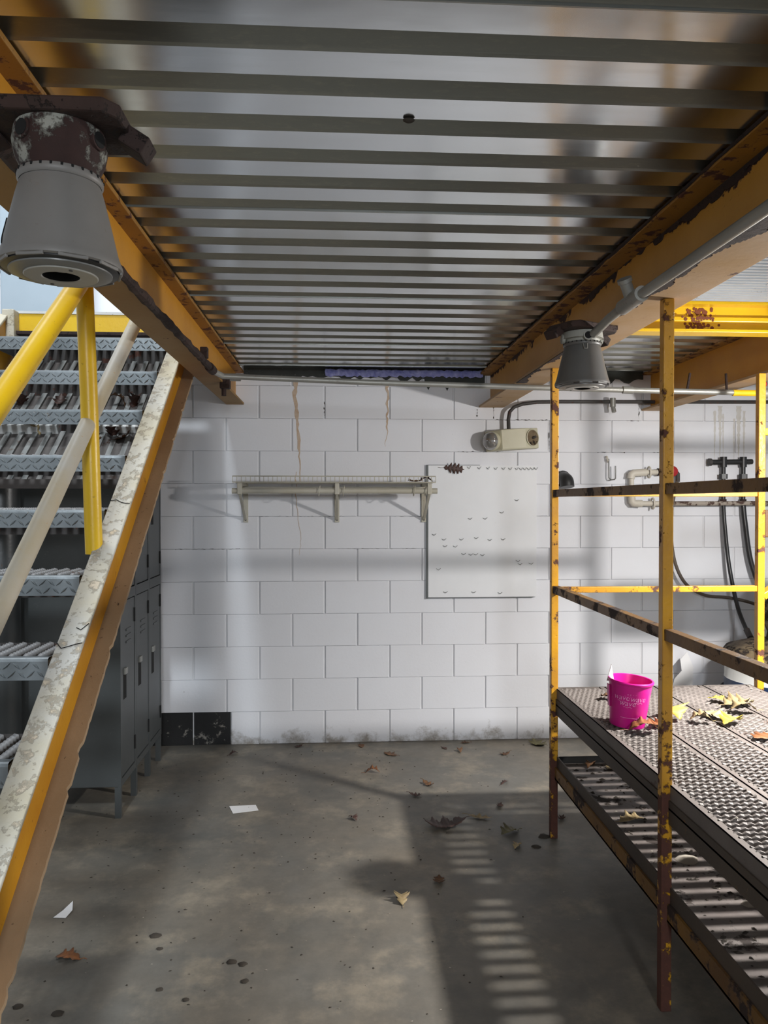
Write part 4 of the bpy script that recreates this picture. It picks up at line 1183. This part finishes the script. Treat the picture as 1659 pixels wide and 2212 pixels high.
mb.add(q, [(0, 1, 2, 3), (7, 6, 5, 4), (0, 4, 5, 1), (1, 5, 6, 2), (2, 6, 7, 3), (3, 7, 4, 0)]).build('side_tab', 'pink', pt_)

# ================================================================== LEAVES AND LITTER
def leaf_mesh(seed, L, wid, lobes, curl, mat, nl=3.5):
    r = random.Random(seed)
    n = 34
    mb = MB()
    mid = []; lft = []; rgt = []
    c1, c2 = r.uniform(-curl, curl), r.uniform(0.3, 1.0) * curl
    for i in range(n + 1):
        t_ = i / n
        y = (t_ - 0.5) * L
        env = math.sin(PI * min(1, t_ * 1.04)) ** 0.7 * wid
        lob = 1 - lobes * (0.5 + 0.5 * math.cos(2 * PI * nl * t_ + r.uniform(-.3, .3)))
        wl_, wr_ = env * lob * r.uniform(0.85, 1.1), env * lob * r.uniform(0.85, 1.1)
        zc = c1 * 0.5 * (t_ - 0.5) ** 2 * 4 * L
        mid.append((0, y, zc))
        lft.append((-wl_, y + 0.35 * wl_ * lobes, zc + c2 * wl_ * wl_ / wid * 1.3 + r.uniform(-.1, .1) * wid * .4))
        rgt.append((wr_, y + 0.35 * wr_ * lobes, zc + c2 * wr_ * wr_ / wid * 1.1 + r.uniform(-.1, .1) * wid * .4))
    vs = mid + lft + rgt; m_ = n + 1
    fs = []
    for i in range(n):
        fs.append((i, i + 1, m_ + i + 1, m_ + i)); fs.append((i, 2 * m_ + i, 2 * m_ + i + 1, i + 1))
    mb.add(vs, fs)
    zmin = min(v_[2] for v_ in vs)
    me = mb.mesh('leaf', mat, smooth=70)
    stem = MB().tube([(0, -L * 0.5 + 0.004, mid[0][2]), (0.004, -L * 0.62, mid[0][2] + 0.004), (0.002, -L * 0.75, mid[0][2] + 0.002)], 0.0012, 5).mesh('stem', mat)
    return me, stem, min(zmin, mid[0][2])

def leaf(x, y, z, L, mat, label, group, seed, curl=0.5, lobes=0.45, wr=0.33, rz=None, tiltx=0.0, tilty=0.0, lift=0.002, nl=3.5):
    r = random.Random(seed * 7 + 1)
    me, stm, zmin = leaf_mesh(seed, L, L * wr, lobes, curl, mat, nl)
    t = thing('leaf', (x, y, z - zmin + lift), label, 'leaf', group)
    t.rotation_euler = (tiltx, tilty, r.uniform(0, 2 * PI) if rz is None else rz)
    for nm, m_ in (('blade', me), ('stem', stm)):
        o = bpy.data.objects.new(nm, m_); COL.objects.link(o); o.parent = t; ORG[o.name] = ORG[t.name]
    t.children[0].modifiers.new('thick', 'SOLIDIFY').thickness = 0.0006
    return t
GF = 'fallen leaves on the concrete floor'
FL = [
 (0.197, 4.262, .085, 'leaf_rust', 'rust-brown curled leaf in mid floor, largest near the wall'),
 (0.317, 4.57, .10, 'leaf_brown', 'brown lobed leaf on floor near the wall, below the wire shelf end'),
 (0.740, 4.596, .06, 'leaf_brown', 'small brown curled leaf on floor below the hook board centre'),
 (0.485, 4.062, .08, 'leaf_brown', 'brown pointed leaf on floor just behind the platform shadow corner'),
 (0.402, 3.912, .065, 'leaf_dark', 'dark leaf lying at the tip of the platform shadow corner'),
 (0.500, 3.538, .20, 'leaf_dark', 'big dark oak leaf on the floor inside the platform shadow'),
 (0.681, 3.617, .115, 'leaf_pale', 'pale boat-shaped leaf on floor beside the light stripes'),
 (0.785, 3.446, .10, 'leaf_olive', 'round olive leaf on floor between light stripes and rear post'),
 (0.786, 3.304, .06, 'leaf_pale', 'small pale leaf on floor nearest the rear post foot, left side'),
 (0.244, 2.886, .08, 'leaf_pale', 'pale crumpled leaf on the bare floor in the foreground centre'),
 (0.403, 3.019, .065, 'leaf_brown', 'small brown leaf at the edge of the foreground shadow'),
 (1.250, 4.700, .14, 'leaf_olive', 'broad olive leaf against the wall foot beside the rear post'),
 (0.148, 4.738, .07, 'leaf_brown', 'brown leaf touching the wall foot near the middle'),
 (0.080, 3.643, .055, 'leaf_dark', 'small dark oval leaf alone on the floor right of the white card'),
 (0.898, 4.064, .07, 'leaf_dark', 'thin dark twiggy leaf on floor left of the rear post'),
 (0.806, 3.755, .055, 'leaf_dark', 'small dark leaf on floor above the light stripes'),
 (1.065, 3.582, .06, 'leaf_dark', 'dark curled leaf just right of the rear post'),
 (-0.890, 2.581, .09, 'leaf_rust', 'rust-coloured leaf on the floor by the stringer foot, lower left'),
 (-0.239, 4.750, .06, 'leaf_dark', 'dark leaf at the wall foot below the left shelf bracket'),
 (1.000, 4.528, .07, 'leaf_brown', 'brown leaf on floor left of the rear post near the wall'),
 (0.656, 4.662, .05, 'leaf_dark', 'tiny dark leaf at the wall foot below the hook board'),
 (-0.618, 4.627, .06, 'leaf_dark', 'dark leaf near the black painted wall foot'),
 (0.800, 4.760, .06, 'leaf_brown', 'brown leaf upright against the wall foot below the hook board'),
]
for i, (x, y, L, mt, lb) in enumerate(FL):
    leaf(x, y, 0.0, L, mt, lb, GF, 100 + i, curl=0.75 if 'curled' in lb or 'crumpled' in lb else 0.5, wr=0.42 if 'round' in lb or 'broad' in lb else (0.2 if 'thin' in lb or 'boat' in lb else 0.34))
GP = 'leaves on the platform planks'
PLV = [
 (1.105, 2.700, .115, 'leaf_rust', 'rust-brown curled leaf lying in front of the pink pail'),
 (1.300, 2.887, .135, 'leaf_yellow', 'bright yellow leaf behind the middle post'),
 (1.190, 2.770, .10, 'leaf_rust', 'dark orange leaf squeezed between pail and middle post'),
 (1.370, 2.808, .09, 'leaf_pale', 'tan curled leaf between the yellow leaves on the planks'),
 (1.588, 3.102, .10, 'leaf_yellow', 'yellow-brown spotted leaf at the back of the planks'),
 (1.640, 3.040, .15, 'leaf_pale', 'broad flat tan leaf at the back right of the planks'),
 (1.600, 2.930, .11, 'leaf_pale', 'pale tan leaf lying right below the broad flat one'),
 (1.455, 2.880, .12, 'leaf_pale', 'lobed tan leaf in the middle of the planks'),
 (1.475, 2.785, .11, 'leaf_yellow', 'pale yellow leaf in front of the lobed tan leaf'),
 (1.500, 2.610, .11, 'leaf_rust', 'orange leaf at the right edge of the planks'),
 (1.142, 3.170, .08, 'leaf_brown', 'faint brown leaf on the planks left of the pail'),
]
for i, (x, y, L, mt, lb) in enumerate(PLV):
    leaf(x, y, ZP + 0.008, L, mt, lb, GP, 200 + i, curl=0.55, wr=0.40, lobes=0.4)
leaf(1.085, 2.76, ZS, .11, 'leaf_pale', 'pale leaf on the dark lower shelf behind the middle post', 'leaves on the lower shelf', 301)
leaf(1.20, 3.30, ZS, .08, 'leaf_pale', 'dry leaf at the back of the lower shelf', 'leaves on the lower shelf', 302)
leaf(1.12, 3.33, ZS, .07, 'leaf_brown', 'brown leaf at the back corner of the lower shelf by the rear post', 'leaves on the lower shelf', 303)
leaf(1.29, 3.32, ZS, .07, 'leaf_pale', 'dry leaf at the back of the lower shelf, farthest right', 'leaves on the lower shelf', 304)
# leaf caught on the board and on the wire shelf
t = leaf(0.745, 4.785, 1.722, .135, 'leaf_dark', 'dark red oak leaf caught on top of the white hook board', None, 55, curl=0.1, lobes=0.7, wr=0.30, nl=5.5)
t.rotation_euler = (PI / 2, 0, 0); t.rotation_euler = Matrix.Rotation(PI / 2, 4, 'X').to_euler()
t.rotation_euler = (Matrix.Rotation(PI / 2, 4, 'X') @ Matrix.Rotation(-PI / 2 - 0.1, 4, 'Z')).to_euler()
t.location = (0.735, 4.790, 1.722)
leaf(0.47, 4.60, 1.631, .13, 'leaf_brown', 'brown dry leaf lying on the right end of the wire shelf', 'leaves on the wire shelf', 56, curl=0.3)
leaf(0.53, 4.56, 1.631, .09, 'leaf_dark', 'dark leaf at the very right end of the wire shelf', 'leaves on the wire shelf', 57, curl=0.5)
# leaves collected on the sheet under the stairs
GS = 'leaves caught under the stair treads'
SLV = [(-0.98, 3.42, 'leaf_dark', 'dark leaf under the stair treads, closest to the stringer'), (-1.05, 3.40, 'leaf_brown', 'brown leaf under the stair treads beside the rail post'),
       (-0.92, 3.41, 'leaf_brown', 'brown crumpled leaf under the stair treads near the stringer'), (-1.32, 3.44, 'leaf_pale', 'tan leaf on the white batten under the treads'),
       (-1.00, 3.63, 'leaf_brown', 'brown leaf high under the stair treads near the stringer'), (-0.93, 3.62, 'leaf_dark', 'dark leaf high under the stair treads by the stringer'),
       (-1.45, 3.64, 'leaf_dark', 'dark leaf high under the treads at the left handrail'), (-1.28, 3.65, 'leaf_dark', 'dark leaf high under the treads left of the rail post')]
for i, (x, y, mt, lb) in enumerate(SLV):
    leaf(x, y, shz(y) + 0.022, .10, mt, lb, GS, 400 + i, curl=0.7, tiltx=ang)

# papers
t = MB((-0.461, 3.786, 0)).prism([(-0.535, 3.835), (-0.405, 3.842), (-0.385, 3.775), (-0.505, 3.745)], 0.001, 0.0025, 'XY').build('paper_card', 'paper')
tag(t, 'white paper card lying flat on the concrete floor', 'paper')
mb = MB((-1.0, 2.86, 0))
mb.add([(-1.03, 2.84, 0.001), (-0.985, 2.835, 0.001), (-0.975, 2.88, 0.006), (-0.985, 2.915, 0.022), (-1.01, 2.885, 0.004)], [(0, 1, 2, 4), (4, 2, 3)])
t = mb.build('paper_scrap', 'paper'); t.modifiers.new('thick', 'SOLIDIFY').thickness = 0.001
tag(t, 'small folded white paper scrap on the floor near the stringer', 'paper')

# clumps of dirt and chips on the floor
def clump(x, y, s_, mat, label, seed, z=0.0, group='dirt clumps on the floor', name='dirt_clump'):
    r = random.Random(seed); mb = MB((x, y, z))
    n = 9; vs = []
    for (rr, zz) in ((1.0, 0.0), (0.85, 0.22), (0.45, 0.42)):
        for k in range(n):
            a = 2 * PI * k / n
            q = s_ * rr * r.uniform(0.75, 1.2)
            vs.append((x + q * math.cos(a) * 1.3, y + q * math.sin(a), z + 0.0008 + zz * s_))
    fs = [tuple(range(n))] + [(j * n + k, j * n + (k + 1) % n, (j + 1) * n + (k + 1) % n, (j + 1) * n + k) for j in range(2) for k in range(n)] + [tuple(2 * n + k for k in range(n))]
    mb.add(vs, fs)
    return tag(mb.build(name, mat, smooth=60), label, 'debris', group)
CL = [(-0.633, 2.70, .016, 'dark dirt clump on the floor in the soft shadow band'), (-0.347, 2.531, .014, 'left one of two dark dirt clumps side by side on the foreground floor'),
      (-0.308, 2.516, .013, 'right one of two dark dirt clumps side by side on the foreground floor'), (-0.29, 2.425, .011, 'dark dirt clump just below the side-by-side pair'),
      (-0.955, 2.344, .013, 'dark dirt clump at the lower left corner by the stringer'), (-0.824, 2.304, .014, 'dark oblong clump right of the stringer at the bottom edge'),
      (-0.60, 2.62, .009, 'small dark clump below the one in the shadow band'), (-0.55, 2.40, .009, 'small dark clump left of centre at the bottom'),
      (-0.46, 2.345, .009, 'small dark clump near the bottom edge, left of centre'), (0.93, 3.40, .022, 'dirt heaped at the foot of the rear post'),
      (0.87, 3.30, .016, 'dark crumb beside the rear post foot')]
for i, (x, y, s_, lb) in enumerate(CL):
    clump(x, y, s_, 'debris', lb, 500 + i)
clump(1.147, 2.442, .030, 'debris_pale', 'pale lump of debris on the lower shelf behind the middle post', 601, ZS, 'debris on the lower shelf', 'debris_lump')
clump(1.20, 2.16, .018, 'debris_pale', 'pale chip on the lower shelf at the right edge', 602, ZS, 'debris on the lower shelf', 'debris_lump')
mb = MB((0.153, 1.615, 2.326))
mb.lathe([(0.004, 0.0), (0.010, -0.002), (0.009, -0.006), (0.004, -0.009), (0.0, -0.010)], (0.153, 1.640, 2.3268), 9, Matrix.Diagonal((1.3, 0.8, 1.0)))
tag(mb.build('mud_nest', 'debris', smooth=60), 'small dark mud lump stuck to the underside of the deck', 'debris')
def grit(name, n, area, smin, smax, mat, label, seed, z=0.0):
    r = random.Random(seed); mb = MB((0, 0, z))
    for _ in range(n):
        x, y = area(r)
        s_ = r.uniform(smin, smax); a = r.uniform(0, PI)
        vs = [(x + s_ * 1.5 * math.cos(a + k * PI / 2 + r.uniform(-.3, .3)) * (1 if k % 2 else .6), y + s_ * math.sin(a + k * PI / 2) * (1 if k % 2 else .6), z + 0.0008) for k in range(4)]
        vs.append((x, y, z + s_ * 0.7))
        mb.add(vs, [(0, 1, 4), (1, 2, 4), (2, 3, 4), (3, 0, 4)])
    return tag(mb.build(name, mat), label, 'debris', None, 'stuff')
grit('floor_grit', 330, lambda r: (r.gauss(-0.35, 0.55), r.uniform(2.0, 4.7)), 0.0022, 0.0055, 'debris', 'fine dark grit scattered over the concrete floor', 1)
grit('floor_chips', 90, lambda r: (r.uniform(-1.0, 0.95), r.uniform(2.0, 4.75)), 0.0018, 0.0042, 'debris_pale', 'tiny pale paint chips scattered over the concrete floor', 2)
grit('shelf_grit', 420, lambda r: (min(1.88, PX + 0.05 + abs(r.gauss(0.22, 0.18))), r.uniform(1.5, 3.36)), 0.003, 0.010, 'debris', 'dark crumbs and dirt on the lower shelf', 3, ZS)
grit('shelf_chips', 130, lambda r: (min(1.88, PX + 0.05 + abs(r.gauss(0.25, 0.15))), r.uniform(1.5, 3.36)), 0.002, 0.006, 'debris_pale', 'pale paint chips on the lower shelf', 4, ZS)
grit('plank_chips', 60, lambda r: (r.uniform(1.0, 1.88), r.uniform(1.7, 3.36)), 0.002, 0.006, 'debris_pale', 'pale chips lodged in the platform planks', 5, ZP + 0.004)
